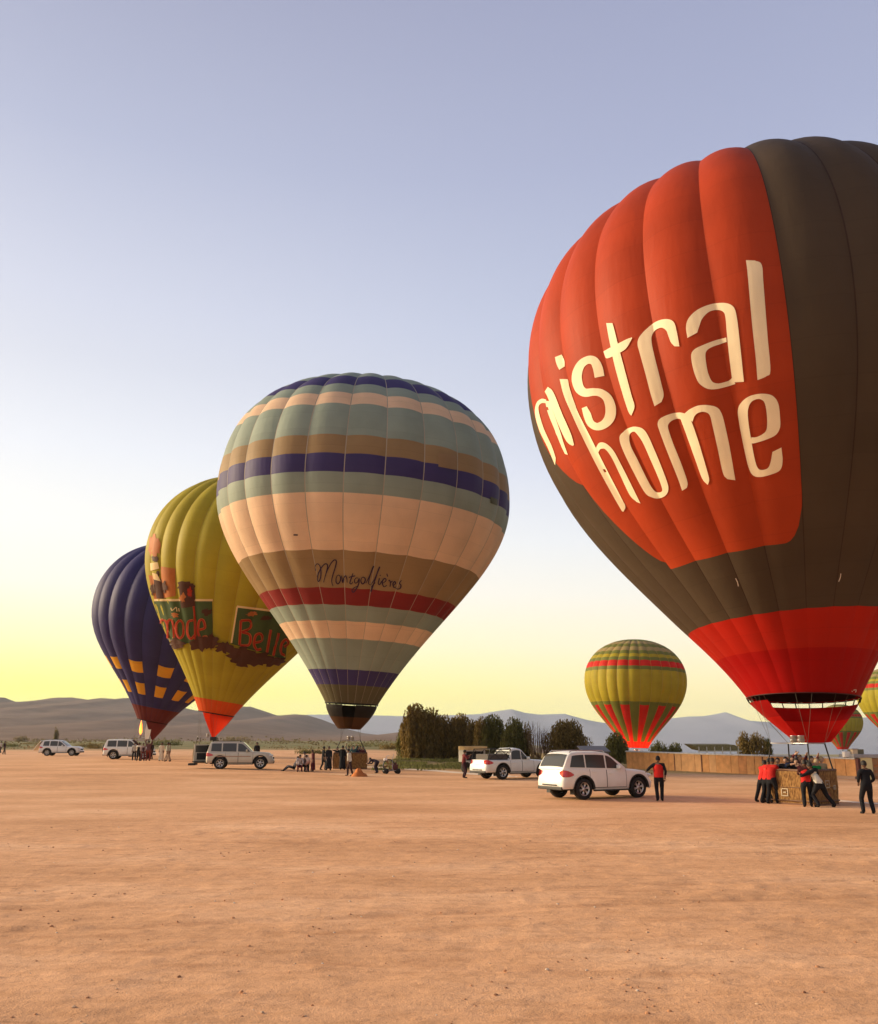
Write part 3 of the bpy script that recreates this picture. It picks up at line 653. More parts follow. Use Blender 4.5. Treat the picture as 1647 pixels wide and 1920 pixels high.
# ------------------------------------------------ lettering on the big red balloon (coordinates measured on its face)
CREAM = fabric('cloth_cream_letter', (.95, .80, .55), .15, line=.97)
tz = lambda V: np.stack([V[:, 0] / 3.05 + 980, V[:, 1] / 3.05 + 460], 1)
P = []
P.append(rails([(1279, 86), (1290, 180), (1312, 430), (1335, 650), (1345, 768)], [(1330, 88), (1368, 112), (1378, 220), (1400, 500), (1418, 712), (1396, 748), (1347, 770)], 9))
W2 = []
W2.append(rails([(945, 530), (937, 470), (950, 420), (1000, 370), (1080, 337), (1160, 330), (1208, 352), (1227, 410), (1242, 530), (1268, 780)], [(1000, 500), (1013, 460), (1030, 418), (1070, 380), (1120, 370), (1152, 382), (1163, 415), (1171, 500), (1183, 620), (1203, 783)], 9))
W2.append(rails([(1168, 527), (1100, 545), (1030, 572), (985, 595), (967, 625), (972, 680), (990, 745), (1015, 792), (1060, 820), (1110, 822), (1170, 808), (1220, 792)], [(1170, 552), (1130, 566), (1085, 582), (1057, 600), (1047, 627), (1052, 680), (1064, 735), (1085, 778), (1115, 790), (1150, 784), (1185, 772), (1203, 755)], 9))
W2.append(rails([(757, 920), (735, 850), (705, 735), (672, 615), (660, 565), (672, 522), (720, 470), (775, 433), (830, 422), (868, 440), (885, 495), (900, 578)], [(797, 895), (808, 852), (790, 770), (755, 630), (739, 550), (744, 510), (768, 482), (800, 471), (825, 487), (838, 520), (852, 555), (872, 577)], 9))
W2.append(rails([(483, 445), (500, 540), (532, 690), (580, 860), (610, 950), (625, 972)], [(518, 445), (528, 480), (552, 575), (585, 700), (625, 850), (644, 920), (627, 972)], 9))
W2.append(rails([(468, 606), (510, 582), (560, 557), (600, 537), (628, 527)], [(478, 636), (490, 646), (545, 622), (595, 590), (630, 532)], 9))
W2.append(stroke([(443, 752), (432, 700), (412, 662), (378, 655), (340, 678), (318, 722), (314, 770), (330, 820), (362, 842), (410, 838), (452, 845), (488, 875), (506, 930), (500, 985), (470, 1022), (428, 1036), (392, 1015), (372, 965), (356, 925)], [56, 56, 50, 44, 48, 56, 58, 54, 46, 42, 46, 54, 60, 60, 50, 42, 42, 44, 30], 9, 6))
W2.append(rails([(188, 640), (198, 680), (213, 712)], [(226, 625), (242, 655), (245, 692)], 4))
W2.append(rails([(215, 765), (240, 860), (285, 965), (340, 1085), (430, 1265), (520, 1430), (572, 1520)], [(262, 765), (276, 830), (320, 950), (395, 1100), (470, 1250), (560, 1425), (590, 1490), (580, 1522)], 9))
W2.append(rails([(190, 1257), (150, 1160), (102, 1060), (76, 965), (82, 905), (110, 878), (140, 882)], [(194, 1215), (172, 1150), (125, 1045), (98, 955), (97, 918), (113, 902), (138, 902)], 9))
W2.append(rails([(133, 888), (150, 960), (190, 1060), (222, 1140), (245, 1190)], [(160, 890), (176, 940), (215, 1050), (240, 1130), (264, 1196)], 9))
W2.append(rails([(132, 835), (152, 875), (200, 1000), (245, 1100), (268, 1132), (290, 1145)], [(150, 808), (182, 842), (230, 960), (280, 1075), (299, 1140)], 9))
decal_set(BA, P + W2, tz, 'lettering', CREAM, .020, 'cream word mistral in rounded lower-case letters')
W3 = []
W3.append(rails([(420, 1165), (440, 1130), (475, 1130), (520, 1170), (570, 1260), (635, 1390), (677, 1475)], [(432, 1215), (440, 1175), (458, 1161), (480, 1168), (512, 1212), (560, 1310), (615, 1425), (655, 1466)], 9))
W3.append(rails([(585, 1060), (557, 1095), (572, 1160), (630, 1282), (700, 1410), (742, 1440), (782, 1446), (822, 1428), (837, 1390), (822, 1330), (762, 1180), (705, 1062), (650, 1036), (605, 1046), (583, 1062)], [(622, 1072), (612, 1092), (620, 1145), (662, 1230), (722, 1352), (755, 1402), (782, 1412), (802, 1402), (795, 1368), (770, 1305), (735, 1225), (690, 1125), (653, 1072), (636, 1064), (622, 1072)], 9))
W3.append(rails([(915, 1402), (888, 1325), (832, 1185), (787, 1065), (775, 1018), (792, 988), (850, 963), (905, 955), (940, 965)], [(942, 1385), (944, 1350), (910, 1250), (862, 1130), (836, 1052), (836, 1022), (860, 1000), (898, 990), (925, 1008)], 9))
W3.append(rails([(905, 985), (940, 1080), (990, 1220), (1030, 1330), (1060, 1367)], [(950, 960), (980, 1035), (1012, 1130), (1050, 1258), (1070, 1335), (1063, 1367)], 9))
W3.append(rails([(928, 962), (962, 935), (1010, 915), (1068, 914), (1118, 930), (1143, 972), (1165, 1060), (1190, 1180), (1218, 1342)], [(975, 1008), (987, 975), (1010, 956), (1045, 952), (1073, 973), (1090, 1040), (1116, 1155), (1148, 1300), (1172, 1335)], 9))
W3.append(rails([(1480, 1155), (1487, 1235), (1472, 1285), (1420, 1310), (1362, 1323), (1322, 1314), (1297, 1272), (1272, 1170), (1243, 1020), (1235, 945), (1252, 900), (1300, 862), (1370, 848), (1430, 860), (1462, 905), (1472, 980), (1472, 1040), (1450, 1082), (1400, 1108), (1330, 1130), (1305, 1130)], [(1430, 1180), (1420, 1235), (1408, 1268), (1385, 1281), (1357, 1280), (1340, 1255), (1325, 1195), (1310, 1110), (1294, 1005), (1292, 940), (1308, 898), (1338, 880), (1364, 880), (1385, 900), (1396, 950), (1400, 1015), (1394, 1058), (1372, 1080), (1340, 1095), (1318, 1097), (1312, 1096)], 9))
decal_set(BA, W3, tz, 'lettering', CREAM, .020, 'cream word home below the word mistral')
# small pale scuffs and maker's mark on the dark cloth
for a, b in (((1380, 1084), (1385, 1099)), ((1577, 1075), (1573, 1090))):
    decal_set(BA, [stroke([a, ((a[0] + b[0]) / 2 + 1, (a[1] + b[1]) / 2), b], 1.6, 3)], lambda V: V, 'scuff', mat('scuff_pale', (.6, .5, .4)), .02)
decal_set(BA, [stroke([(1600, 1294), (1605, 1293), (1604, 1298)], 1.5, 2), stroke([(1597, 1295), (1598, 1297)], 1.3, 2)], lambda V: V, 'mark', mat('scuff_pale', (.6, .5, .4)), .02)
# ------------------------------------------------ handwritten word on the striped balloon
INK = fabric('cloth_ink', (.035, .020, .045), .0, line=1)
tm = lambda V: np.stack([V[:, 0] / 7.486 + 570, V[:, 1] / 7.486 + 1030], 1)
ST = [[(165, 300), (163, 240), (185, 203), (215, 208), (240, 260), (245, 340), (235, 410), (212, 447), (195, 420), (205, 350), (240, 270), (290, 207), (325, 202), (335, 240), (315, 330), (280, 460)],
 [(318, 330), (345, 265), (385, 190), (430, 145), (457, 165), (442, 250), (408, 360), (393, 440), (412, 512)],
 [(470, 362), (455, 400), (455, 455), (480, 480), (510, 440), (515, 390), (492, 357), (468, 366)], [(528, 365), (536, 410), (545, 462), (562, 400), (590, 368), (606, 400), (612, 462)],
 [(692, 330), (662, 420), (650, 468), (670, 480), (692, 450)], [(636, 390), (680, 375), (722, 366)], [(762, 400), (735, 398), (712, 430), (722, 468), (752, 458), (777, 408), (770, 480), (742, 540), (700, 597), (678, 580), (700, 540), (762, 508)],
 [(812, 395), (800, 440), (820, 480), (850, 460), (860, 410), (832, 385), (810, 398)], [(868, 470), (920, 370), (975, 238), (960, 262), (922, 380), (906, 465), (922, 495)],
 [(932, 500), (990, 420), (1065, 250), (1050, 272), (1002, 420), (962, 540), (945, 592), (950, 525), (1005, 462)], [(1062, 400), (1045, 468), (1065, 490), (1092, 440)], [(1074, 352), (1072, 366)],
 [(1110, 470), (1148, 440), (1150, 412), (1122, 410), (1100, 460), (1122, 520), (1164, 500)], [(1163, 338), (1176, 378)], [(1186, 440), (1202, 430), (1212, 470), (1206, 520)], [(1212, 470), (1228, 446), (1244, 442)],
 [(1250, 502), (1284, 472), (1270, 446), (1246, 480), (1260, 530), (1292, 520)], [(1372, 428), (1342, 470), (1362, 500), (1350, 542), (1312, 552), (1282, 540)]]
decal_set(BE, [stroke(s, [9, 15, 17, 15, 9] if len(s) > 4 else 14, 7) for s in ST], tm, 'lettering', INK, .05, 'thin dark handwritten word Montgolfieres in script')
decal_set(BE, [rails([(551, 1001.5), (559, 1001.5)], [(551, 1004), (559, 1004)], 2, 1)], lambda V: V, 'patch', INK, .04)
decal_set(BE, [rails([(919, 931), (932, 936)], [(919, 943), (932, 948)], 4, 2)], lambda V: V, 'patch', mat('badge_dark', (.05, .05, .02)), .05)
decal_set(BE, [rails([(822, 850), (838, 852), (855, 855)], [(822, 875), (838, 878), (854, 881)], 4, 4)], lambda V: V, 'patch', fabric('cloth_tan_patch', (.36, .23, .12), .25), .04)
# ------------------------------------------------ advertising art on the olive balloon
AG = fabric('print_green', (.055, .085, .028), .1, line=1); AO = fabric('print_orange', (.46, .15, .04), .2, line=1); AR = fabric('print_red', (.38, .03, .012), .2, line=1); AK = fabric('print_brown', (.075, .028, .016), .1, line=1); AC = fabric('print_cream', (.75, .55, .28), .2, line=1)
I = lambda V: V
def quad(a, b, c, d, n=9):
    V, F = [], []
    for i in range(n + 1):
        for j in range(n + 1):
            u, v = j / n, i / n; p = (np.array(a) * (1 - u) + np.array(b) * u) * (1 - v) + (np.array(d) * (1 - u) + np.array(c) * u) * v; V.append(p)
    for i in range(n):
        for j in range(n): q = i * (n + 1) + j; F.append((q, q + 1, q + n + 2, q + n + 1))
    return np.array(V), F
def blob(c, rx, ry, seed, n=22, jag=.3, rings=4):
    rg = np.random.default_rng(seed); V, F = [np.array(c, float)], []; rr = 1 + jag * (rg.random(n) - .5) * 2
    for k in range(1, rings + 1):
        for i in range(n):
            a = 2 * math.pi * i / n; q = k / rings; V.append(np.array([c[0] + rx * q * math.cos(a) * (1 + (rr[i] - 1) * q), c[1] + ry * q * math.sin(a) * (1 + (rr[i] - 1) * q)]))
    for i in range(n): F.append((0, 1 + i, 1 + (i + 1) % n))
    for k in range(rings - 1):
        for i in range(n): F.append((1 + k * n + i, 1 + (k + 1) * n + i, 1 + (k + 1) * n + (i + 1) % n, 1 + k * n + (i + 1) % n))
    return np.array(V), F
decal_set(BF, [quad((284, 1127), (398, 1127), (400, 1206), (305, 1206), 24), quad((446, 1139), (545, 1151), (535, 1236), (434, 1207), 24)], I, 'print_panel', AG, .03)
decal_set(BF, [quad((284, 1123), (399, 1123), (399, 1127), (284, 1127), 20), quad((445, 1135), (545, 1147), (545, 1151), (446, 1139), 16), quad((444, 1137), (447, 1137), (436, 1205), (433, 1205), 10)], I, 'print_border', AC, .05)
for pc_ in [quad((302, 1062), (329, 1066), (330, 1117), (304, 1122), 10), quad((279, 1078), (291, 1080), (301, 1123), (290, 1123), 10), blob((290, 1025), 10, 20, 4, jag=.25)]: decal_set(BF, [pc_], I, 'print_figure', AO, .04)
for pc_ in [quad((289, 1085), (304, 1085), (308, 1122), (295, 1122), 10), quad((336, 1096), (365, 1096), (368, 1136), (341, 1140), 12), blob((350, 1098), 15, 8, 5), blob((292, 1048), 7, 5, 6), blob((297, 1076), 3, 6, 6, jag=.1)]: decal_set(BF, [pc_], I, 'print_figure', AK, .065)
for pc_ in [quad((283, 1056), (297, 1054), (300, 1066), (284, 1070), 6), quad((287, 1074), (296, 1076), (303, 1090), (290, 1086), 6), stroke([(322, 1139), (324, 1144), (329, 1140), (332, 1138), (333, 1146)], 1.5, 2), stroke([(336, 1140), (337, 1146)], 1.6, 2)]: decal_set(BF, [pc_], I, 'print_figure', AC, .09)
def glyphs(ps, w1, w2, nm):
    decal_set(BF, [stroke(p, w1, 2.5, 2) for p in ps], I, 'lettering', AO, .07)
    decal_set(BF, [stroke(p, w2, 2.5, 2) for p in ps], I, 'lettering', AR, .12, nm)
glyphs([[(306, 1196), (302, 1166), (308, 1162), (315, 1170), (316, 1196)], [(315, 1172), (318, 1162), (325, 1166), (328, 1196)], [(338, 1162), (332, 1170), (333, 1188), (339, 1196), (345, 1188), (344, 1168), (338, 1162)],
 [(364, 1136), (366, 1160), (367, 1198)], [(363, 1162), (354, 1166), (353, 1186), (359, 1197), (366, 1190)], [(376, 1180), (385, 1176), (382, 1162), (375, 1164), (373, 1184), (378, 1196), (386, 1192)]], 4.8, 2.8, 'worn red and orange letters monde')
glyphs([[(452, 1163), (449, 1208)], [(452, 1163), (468, 1163), (470, 1176), (453, 1184)], [(453, 1184), (469, 1190), (467, 1208), (450, 1209)], [(478, 1204), (491, 1200), (489, 1188), (480, 1190), (476, 1206), (481, 1217), (490, 1216)], [(508, 1180), (500, 1222)], [(522, 1186), (512, 1228)], [(532, 1212), (540, 1206), (536, 1198), (528, 1206), (526, 1222), (533, 1228)]], 5.0, 3.0, 'worn red and orange letters Belle')
decal_set(BF, [blob((378, 1206), 20, 13, 11), blob((398, 1202), 12, 15, 12), blob((421, 1212), 15, 10, 13), blob((450, 1224), 24, 12, 14), blob((480, 1234), 28, 13, 15), blob((510, 1238), 24, 9, 16), blob((330, 1206), 18, 11, 17), blob((455, 1240), 18, 8, 18, jag=.45)], I, 'print_foliage', AK, .15)

for k_, (c_, a_, b_) in enumerate([((309, 1100), 6, 10), ((322, 1082), 5, 7), ((288, 1104), 4, 10), ((344, 1120), 5, 8), ((357, 1110), 4, 9)]):
    decal_set(BF, [blob(c_, a_, b_, 40 + k_, jag=.35)], I, 'print_figure', (AK, AO, AK, AO, AR)[k_], .10)
for k_, (c_, a_, b_) in enumerate([((330, 1152), 7, 4), ((388, 1146), 8, 6), ((472, 1150), 10, 4), ((498, 1158), 9, 5), ((386, 1196), 6, 5), ((455, 1214), 7, 4)]):
    decal_set(BF, [blob(c_, a_, b_, 60 + k_, jag=.4)], I, 'print_foliage', AK if k_ % 2 else AO, .09)
# ------------------------------------------------ baskets and burners
BASK_RZ = R(-55); BSX, BSY = .86, .88
bA = basket(BA, 1.85, 1.55, 1.14, BASK_RZ, 2.15, 2, wick=MWICK)
bd = MB(); _M = Matrix.Rotation(BASK_RZ, 3, 'Z')
for z_ in (.14, .60):
    bd = MB(); c_ = [_M @ Vector((sx * (1.85 / 2 + .035), sy * (1.55 / 2 + .035), z_)) for sx, sy in ((-1, -1), (1, -1), (1, 1), (-1, 1))]
    bd.tube(c_ + [c_[0], c_[1]], .030 if z_ < .2 else .014, 6, cap=False); bd.build('leather_band', MLEATH, BA.root, True)
# printed marks on the wicker
def basket_mark(bal, w, h, rz, side, u, v, sz, m, Ls=(1.85, 1.55)):
    M = Matrix.Rotation(rz, 3, 'Z'); L_, W_ = Ls
    b = MB()
    def rect(cx, cy, a, c):
        if side == 'front': ps = [(cx - a, -W_ / 2 - .05, cy - c), (cx + a, -W_ / 2 - .05, cy - c), (cx + a, -W_ / 2 - .05, cy + c), (cx - a, -W_ / 2 - .05, cy + c)]
        else: ps = [(L_ / 2 + .05, cx - a, cy - c), (L_ / 2 + .05, cx + a, cy - c), (L_ / 2 + .05, cx + a, cy + c), (L_ / 2 + .05, cx - a, cy + c)]
        b.add([M @ Vector(p) for p in ps], [(0, 1, 2, 3)])
    rect(u, v + sz, sz, .016); rect(u, v - sz, sz, .016); rect(u - sz, v, .016, sz + .016); rect(u + sz, v, .016, sz + .016); rect(u, v, sz * .45, .02)
    o = b.build('mark', m, bal.root)
MW = mat('mark_white', (.42, .34, .24)); MRD = mat('mark_red', (.45, .10, .06))
basket_mark(BA, 0, 0, BASK_RZ, 'front', -.15, .42, .12, MW)
basket_mark(BA, 0, 0, BASK_RZ, 'right', .10, .72, .12, MW); basket_mark(BA, 0, 0, BASK_RZ, 'right', .10, .26, .11, MRD); basket_mark(BA, 0, 0, BASK_RZ, 'right', -.42, .70, .08, MRD); basket_mark(BA, 0, 0, BASK_RZ, 'right', .55, .6, .06, MW)
bE = basket(BE, 2.5, 1.5, 1.10, R(6), 2.1, 2)
bF = basket(BF, 2.0, 1.4, 1.1, R(0), 2.1, 1); bG = basket(BG, 2.0, 1.3, 1.1, R(10), 2.1, 1)
for b_ in (BB, BC, BD): basket(b_, 2.4, 1.5, 1.1, R(15), max(1.6, b_.off[2] - .5), 2)
FLAME = mat('flame', (1, .5, .1), emit=((1, .22, .03), 3.0)); FLW = mat('flame_pale', (1, .8, .5), emit=((1, .75, .35), 5.0))
def flame(bal, c, h, r, m):
    b = MB(); b.lathe([(.02, 0), (r, h * .15), (r * 1.1, h * .4), (r * .6, h * .75), (.01, h)], 10, c=c); b.build('flame', m, bal.root, True)
flame(BG, Vector(bG[0]) + Vector((0, 0, .3)), 1.6, .16, FLAME)
flame(BB, BB.loc(0, 0, .1), 1.6, .3, FLW)
l = bpy.data.lights.new('burner_light', 'POINT'); l.energy = 3500; l.color = (1, .45, .15); l.shadow_soft_size = .4
lo = bpy.data.objects.new('burner_light', l); COL.objects.link(lo); lo.parent = BB.root; lo.location = BB.loc(0, 0, 1.2)
# white crown line / banner hanging by the blue balloon
b = MB(); p0 = G(275, 1424); 
top = atY(281, 1352, 96) - BG.base; bot = atY(275, 1386, 96) - BG.base
vs = []; fs = []
for j in range(9):
    t = j / 8; c = top.lerp(bot, t); w = .10 + .22 * math.sin(math.pi * (.25 + .6 * t))
    for s in (-1, 0, 1): vs.append(c + Vector((s * w, .05 * math.sin(j + s), 0)))
for j in range(8):
    for i in range(2): fs.append((j * 3 + i, j * 3 + i + 1, j * 3 + i + 4, j * 3 + i + 3))
mk('cloth_strip', vs, fs, mat('white_cloth', (.78, .74, .66), .8), BG.root, smoothf=True)
# ================================================================== TREES AND BUSHES
def leafmat(name, col, var=.35):
    m = mat(name, col, .7, spec=.2); nt = m.node_tree; N, L = nt.nodes, nt.links; b = N['Principled BSDF']; out = N['Material Output']
    g = N.new('ShaderNodeNewGeometry'); r = N.new('ShaderNodeValToRGB'); e = r.color_ramp.elements
    e[0].color = (*[c * (1 - var) for c in col], 1); e[1].color = (*[c * (1 + var * 1.3) for c in col], 1); L.new(g.outputs['Random Per Island'], r.inputs[0]); L.new(r.outputs[0], b.inputs['Base Color'])
    t = N.new('ShaderNodeBsdfTranslucent'); L.new(r.outputs[0], t.inputs[0]); ms = N.new('ShaderNodeMixShader'); ms.inputs[0].default_value = .3
    L.new(b.outputs[0], ms.inputs[1]); L.new(t.outputs[0], ms.inputs[2]); L.new(ms.outputs[0], out.inputs[0]); return m
LF = [leafmat('leaf_olive', (.22, .15, .045)), leafmat('leaf_green', (.15, .14, .04)), leafmat('leaf_brown', (.20, .14, .045))]
BARK = mat('bark', (.16, .10, .06), .9, bump=.4, bscale=14); BARKP = mat('bark_pale', (.30, .21, .13), .9)
def leaves(lobes, n, ls, seed, weep=1.0):
    """leaf-sprig quads through the lobes' volume; sprigs hang (weep) and bunch in strands"""
    rg = np.random.default_rng(seed); V, F = [], []
    vol = np.array([l[3] * l[4] * l[5] for l in lobes]); pr = vol / vol.sum()
    ids = rg.choice(len(lobes), n // 5, p=pr)
    for i in ids:
        cx, cy, cz, rx, ry, rz = lobes[i]
        rho = rg.random() ** .5; th = rg.random() * 6.283; shell = rg.random() ** 1.6; top = cz + rz * (1 - .36 * rho ** 4)
        c = np.array([cx + rx * rho * math.cos(th), cy + ry * rho * math.sin(th), top - shell * (top - (cz - rz)) * .98 - .06])
        c[2] = min(c[2], cz + rz * math.sqrt(max(0, 1 - .72 * rho ** 2)) - ls * .5)
        for k in range(5):      # a hanging strand
            p = c + np.array([rg.normal() * .06, rg.normal() * .06, -k * ls * 1.2 * weep + rg.normal() * .05]) if weep > 0 else c + rg.normal(size=3) * ls * 1.3
            if p[2] < .25: p[2] = .25 + rg.random() * .3
            a = rg.random() * 6.28; w = ls * (.45 + .4 * rg.random()); h = ls * (.9 + .8 * rg.random())
            u = np.array([math.cos(a), math.sin(a), rg.normal() * .3]) * w / 2; v = np.array([rg.normal() * .35, rg.normal() * .35, 1]) ; v /= np.linalg.norm(v); v *= h / 2
            b = len(V); V += [p - u * .5 - v, p + u * .5 - v, p + u * .8 + v * .3, p + v, p - u * .8 + v * .3]; F.append((b, b + 1, b + 2, b + 3, b + 4))
    return V, F
def tree(name, label, px, ytop, yb, w, seed, lf=0, n=2600, trunks=1, cat='tree', Y=None, skew=0, low=.22, group='trees at the edge of the field', dome=1.0, ls=None, lowx=0):
    b0 = G(px, yb) if Y is None else atY(px, yb, Y)
    if Y is not None: b0.z = float(gz(b0.x, Y))
    H = atY(px, ytop, b0.y).z - b0.z; W = w / FPX * b0.y; rg = random.Random(seed)
    t = thing(name, label, cat, tuple(b0), 0, group)
    lobes = []; nl = max(3, int(round(W / H * 6)) + 2)
    lobes.append((rg.uniform(-.08, .08) * W, 0, H * (1 + low) / 2, W * .40, W * .32, H * (1 - low) / 2))
    for i in range(nl):
        x = (i + .5) / nl * W - W / 2; hx = H * (.97 - .34 * dome * abs(2 * x / W + skew) ** 2.2) * rg.uniform(.80, 1.0)
        zb = H * low; lobes.append((x * .86, rg.uniform(-.35, .35) * W * .6, (hx + zb) / 2, max(W / nl * .95, W * .24) * rg.uniform(.9, 1.15), W * .33 * rg.uniform(.7, 1), (hx - zb) / 2))
    for q in range(5): x = rg.uniform(-.46, .46) * W; hx = H * rg.uniform(.62, .86); lobes.append((x, rg.uniform(-.3, .3) * W, hx * .62, W * .13, W * .12, hx * .38))
    ls = ls or max(.17, H * .047); n = int(n * 1.5)
    V, F = leaves(lobes, n, ls, seed); mk('crown', V, F, LF[lf], t)
    b = MB(); 
    for k in range(trunks):
        x0 = (k - (trunks - 1) / 2) * W * .22 + rg.uniform(-.1, .1); r = H * .022 + .03
        b.tube([(x0, 0, -.1), (x0 + .05, .02, H * .2), (x0 * 1.2, .05, H * .45), (x0 * 1.3 + .1, 0, H * .7)], [r * 1.3, r, r * .7, r * .3], 7)
        for i in range(5):
            lb = lobes[rg.randrange(len(lobes))]; s = Vector((x0, 0, H * rg.uniform(.2, .45)))
            b.tube([s, s.lerp(Vector((lb[0], lb[1], lb[2] + lb[5] * .5)), .5) + Vector((0, 0, .15)), (lb[0], lb[1], lb[2] + lb[5] * .6)], [r * .5, r * .35, r * .12], 5)
    b.build('trunk', BARKP if lf != 2 else BARK, t, True)
    return t
TR = [
 ('tall double-domed drooping tree, tallest of the grove beside the striped balloon', 783, 1317, 1424, 44, 1, 0, 4200, 3, 'tall'),
 ('drooping tree rising just right of the tallest tree of the grove', 806, 1325, 1424, 34, 2, 0, 3000, 2, ''),
 ('low narrow dark bush-like tree at the left end of the grove', 760, 1354, 1423, 22, 3, 1, 1700, 1, ''),
 ('brown-green tree third along the grove with an even top', 836, 1338, 1424, 36, 4, 2, 3000, 2, ''),
 ('dense dark tree in the middle of the grove, behind the man by the pickup', 864, 1336, 1424, 34, 5, 0, 3000, 2, ''),
 ('thin lower tree filling the gap behind the pickup tailgate', 888, 1346, 1425, 22, 6, 2, 1600, 1, ''),
 ('narrow domed tree above the pickup cargo rack, left of a broader one', 903, 1342, 1426, 22, 7, 0, 1700, 1, ''),
 ('broad domed tree above the pickup cab, right part of the grove', 927, 1337, 1426, 36, 8, 1, 3000, 2, ''),
 ('isolated green domed tree just right of the grove, above the pickup cab', 966, 1343, 1427, 34, 9, 1, 2600, 2, ''),
 ('small thin see-through tree beside the isolated domed tree', 990, 1352, 1427, 18, 10, 2, 700, 1, ''),
 ('wide dark round tree behind the roof of the nearest white car', 1066, 1346, 1428, 68, 11, 2, 4600, 3, ''),
 ('slanting green tree at the left end of the wall, under the small striped balloon', 1158, 1370, 1436, 34, 12, 1, 2400, 2, ''),
]
for i, (lb, px, yt, yb, w, sd, lf, n, tk, _) in enumerate(TR): tree('willow_tree', lb, px, yt, yb, w * (1.28 if i < 9 else 1.05), sd, lf, n, tk)
FARB = [('dark tree top showing over the wall right of the small striped balloon', 1237, 1387, 30, 21, 1), ('low row-like tree top over the wall, between the striped balloon and the pergola', 1265, 1391, 28, 22, 1),
 ('narrow tree over the wall, left one of the close pair', 1396, 1369, 22, 23, 0), ('broad domed tree over the wall, right one of the close pair', 1419, 1370, 36, 24, 0), ('small round tree over the wall right of the close pair', 1441, 1383, 13, 25, 1)]
for lb, px, yt, w, sd, lf in FARB: tree('round_tree', lb, px, yt, 1412, w, sd, lf, 1500, 1, Y=95, low=.05, group='trees behind the wall', dome=.8)
tree('young_tree', 'lone thin tree on the plain below the left hills', 105, 1361, 1386, 8, 31, 2, 260, 1, Y=380, group=None, dome=1.2, ls=.6)
# bare leafless shrubs between the trees
def bare(label, px, yt, yb, w, seed):
    b0 = G(px, yb); H = atY(px, yt, b0.y).z; W = w / FPX * b0.y; rg = random.Random(seed); t = thing('bare_shrub', label, 'shrub', tuple(b0), 0, 'bare shrubs beside the trees'); b = MB()
    for k in range(26):
        x = rg.uniform(-.25, .25) * W; e = Vector((x * 2.2 + rg.uniform(-.2, .2) * W, rg.uniform(-.4, .4) * W, H * rg.uniform(.5, 1))); s = Vector((x, 0, -.05)); m_ = s.lerp(e, .5) + Vector((rg.uniform(-.15, .15), 0, .2))
        b.tube([s, m_, e], [.035, .024, .008], 4)
        for q in range(3):
            a = m_.lerp(e, rg.uniform(.0, .7)); b.tube([a, a + Vector((rg.uniform(-.5, .5), rg.uniform(-.4, .4), rg.uniform(.3, .8)))], [.014, .005], 3)
    b.build('branches', BARK, t)
bare('leafless grey-brown shrub behind the bonnet of the pickup', 1006, 1352, 1428, 30, 41); bare('leafless twiggy shrub between the pickup and the wide dark tree', 1028, 1360, 1428, 28, 42)
# low green mounds of scrub; far hedge of scrub on the plain
def bush(label, px, yt, yb, w, seed, lf=1):
    b0 = G(px, yb); H = max(.35, (yb - yt) / FPX * b0.y * .72); W = w / FPX * b0.y; t = thing('bush', label, 'bush', tuple(b0), 0, 'low bushes on the plain'); rg = random.Random(seed)
    lobes = [((i / 4 - .5) * W * .8, rg.uniform(-.3, .3), H * .4, W * .2, W * .16, H * .5 * rg.uniform(.7, 1)) for i in range(5)]
    V, F = leaves(lobes, 900, max(.12, H * .16), seed, 0); mk('leaves', V, F, LF[lf], t)
for i, a in enumerate([('green mound of scrub behind the crouching group', 585, 1399, 1417, 50), ('dark low bush at the left edge behind the standing figures', 12, 1391, 1402, 40), ('small dark bush up the plain left of the white tailgated car', 38, 1378, 1391, 22), ('olive bush just left of the farthest car', 58, 1391, 1397, 30),
  ('long low bush between the two farthest cars, left part', 166, 1390, 1402, 40), ('low dark bush just left of the spare wheel of the white car', 178, 1396, 1406, 30), ('green bush above the group at the blue balloon', 312, 1383, 1399, 50), ('dark scrub behind the roof of the silver car', 445, 1378, 1391, 50), ('bushy clump behind the striped balloon basket, right side', 700, 1389, 1402, 80), ('bushy clump left of the tallest tree', 735, 1391, 1407, 40)]):
    bush(a[0], *a[1:], 60 + i, (1, 1, 0, 0, 0, 2, 1, 0, 1, 0)[i])
def scrub():
    rg = np.random.default_rng(5); lobes = []
    for i in range(120):
        Y = rg.uniform(150, 520); px = rg.uniform(-250, 1180); X = (px - CX) / FPX * Y; z = float(gz(X, Y)); s = rg.uniform(.5, 2.2) * Y / 260
        if rg.random() < .35: s *= 1.3
        lobes.append((X, Y, z + s * .35, s * rg.uniform(2, 6), s, s * .32))
    V, F = [], []
    for l in lobes:
        for k in range(26):
            d = rg.normal(size=3); d /= np.linalg.norm(d); p = np.array(l[:3]) + d * np.array(l[3:]) * rg.uniform(.5, 1); p[2] = max(p[2], l[2] - l[5] * .6); q = l[5] * .35
            b = len(V); V += [p + [-q, 0, -q * .6], p + [q, 0, -q * .6], p + [q * .8, q * .3, q * .5], p + [-q * .3, 0, q]]; F.append((b, b + 1, b + 2, b + 3))
    o = mk('scrub', V, F, leafmat('leaf_scrub', (.22, .165, .08))); tag(o, 'low olive scrub scattered over the far plain', 'scrub', kind='stuff')
scrub()
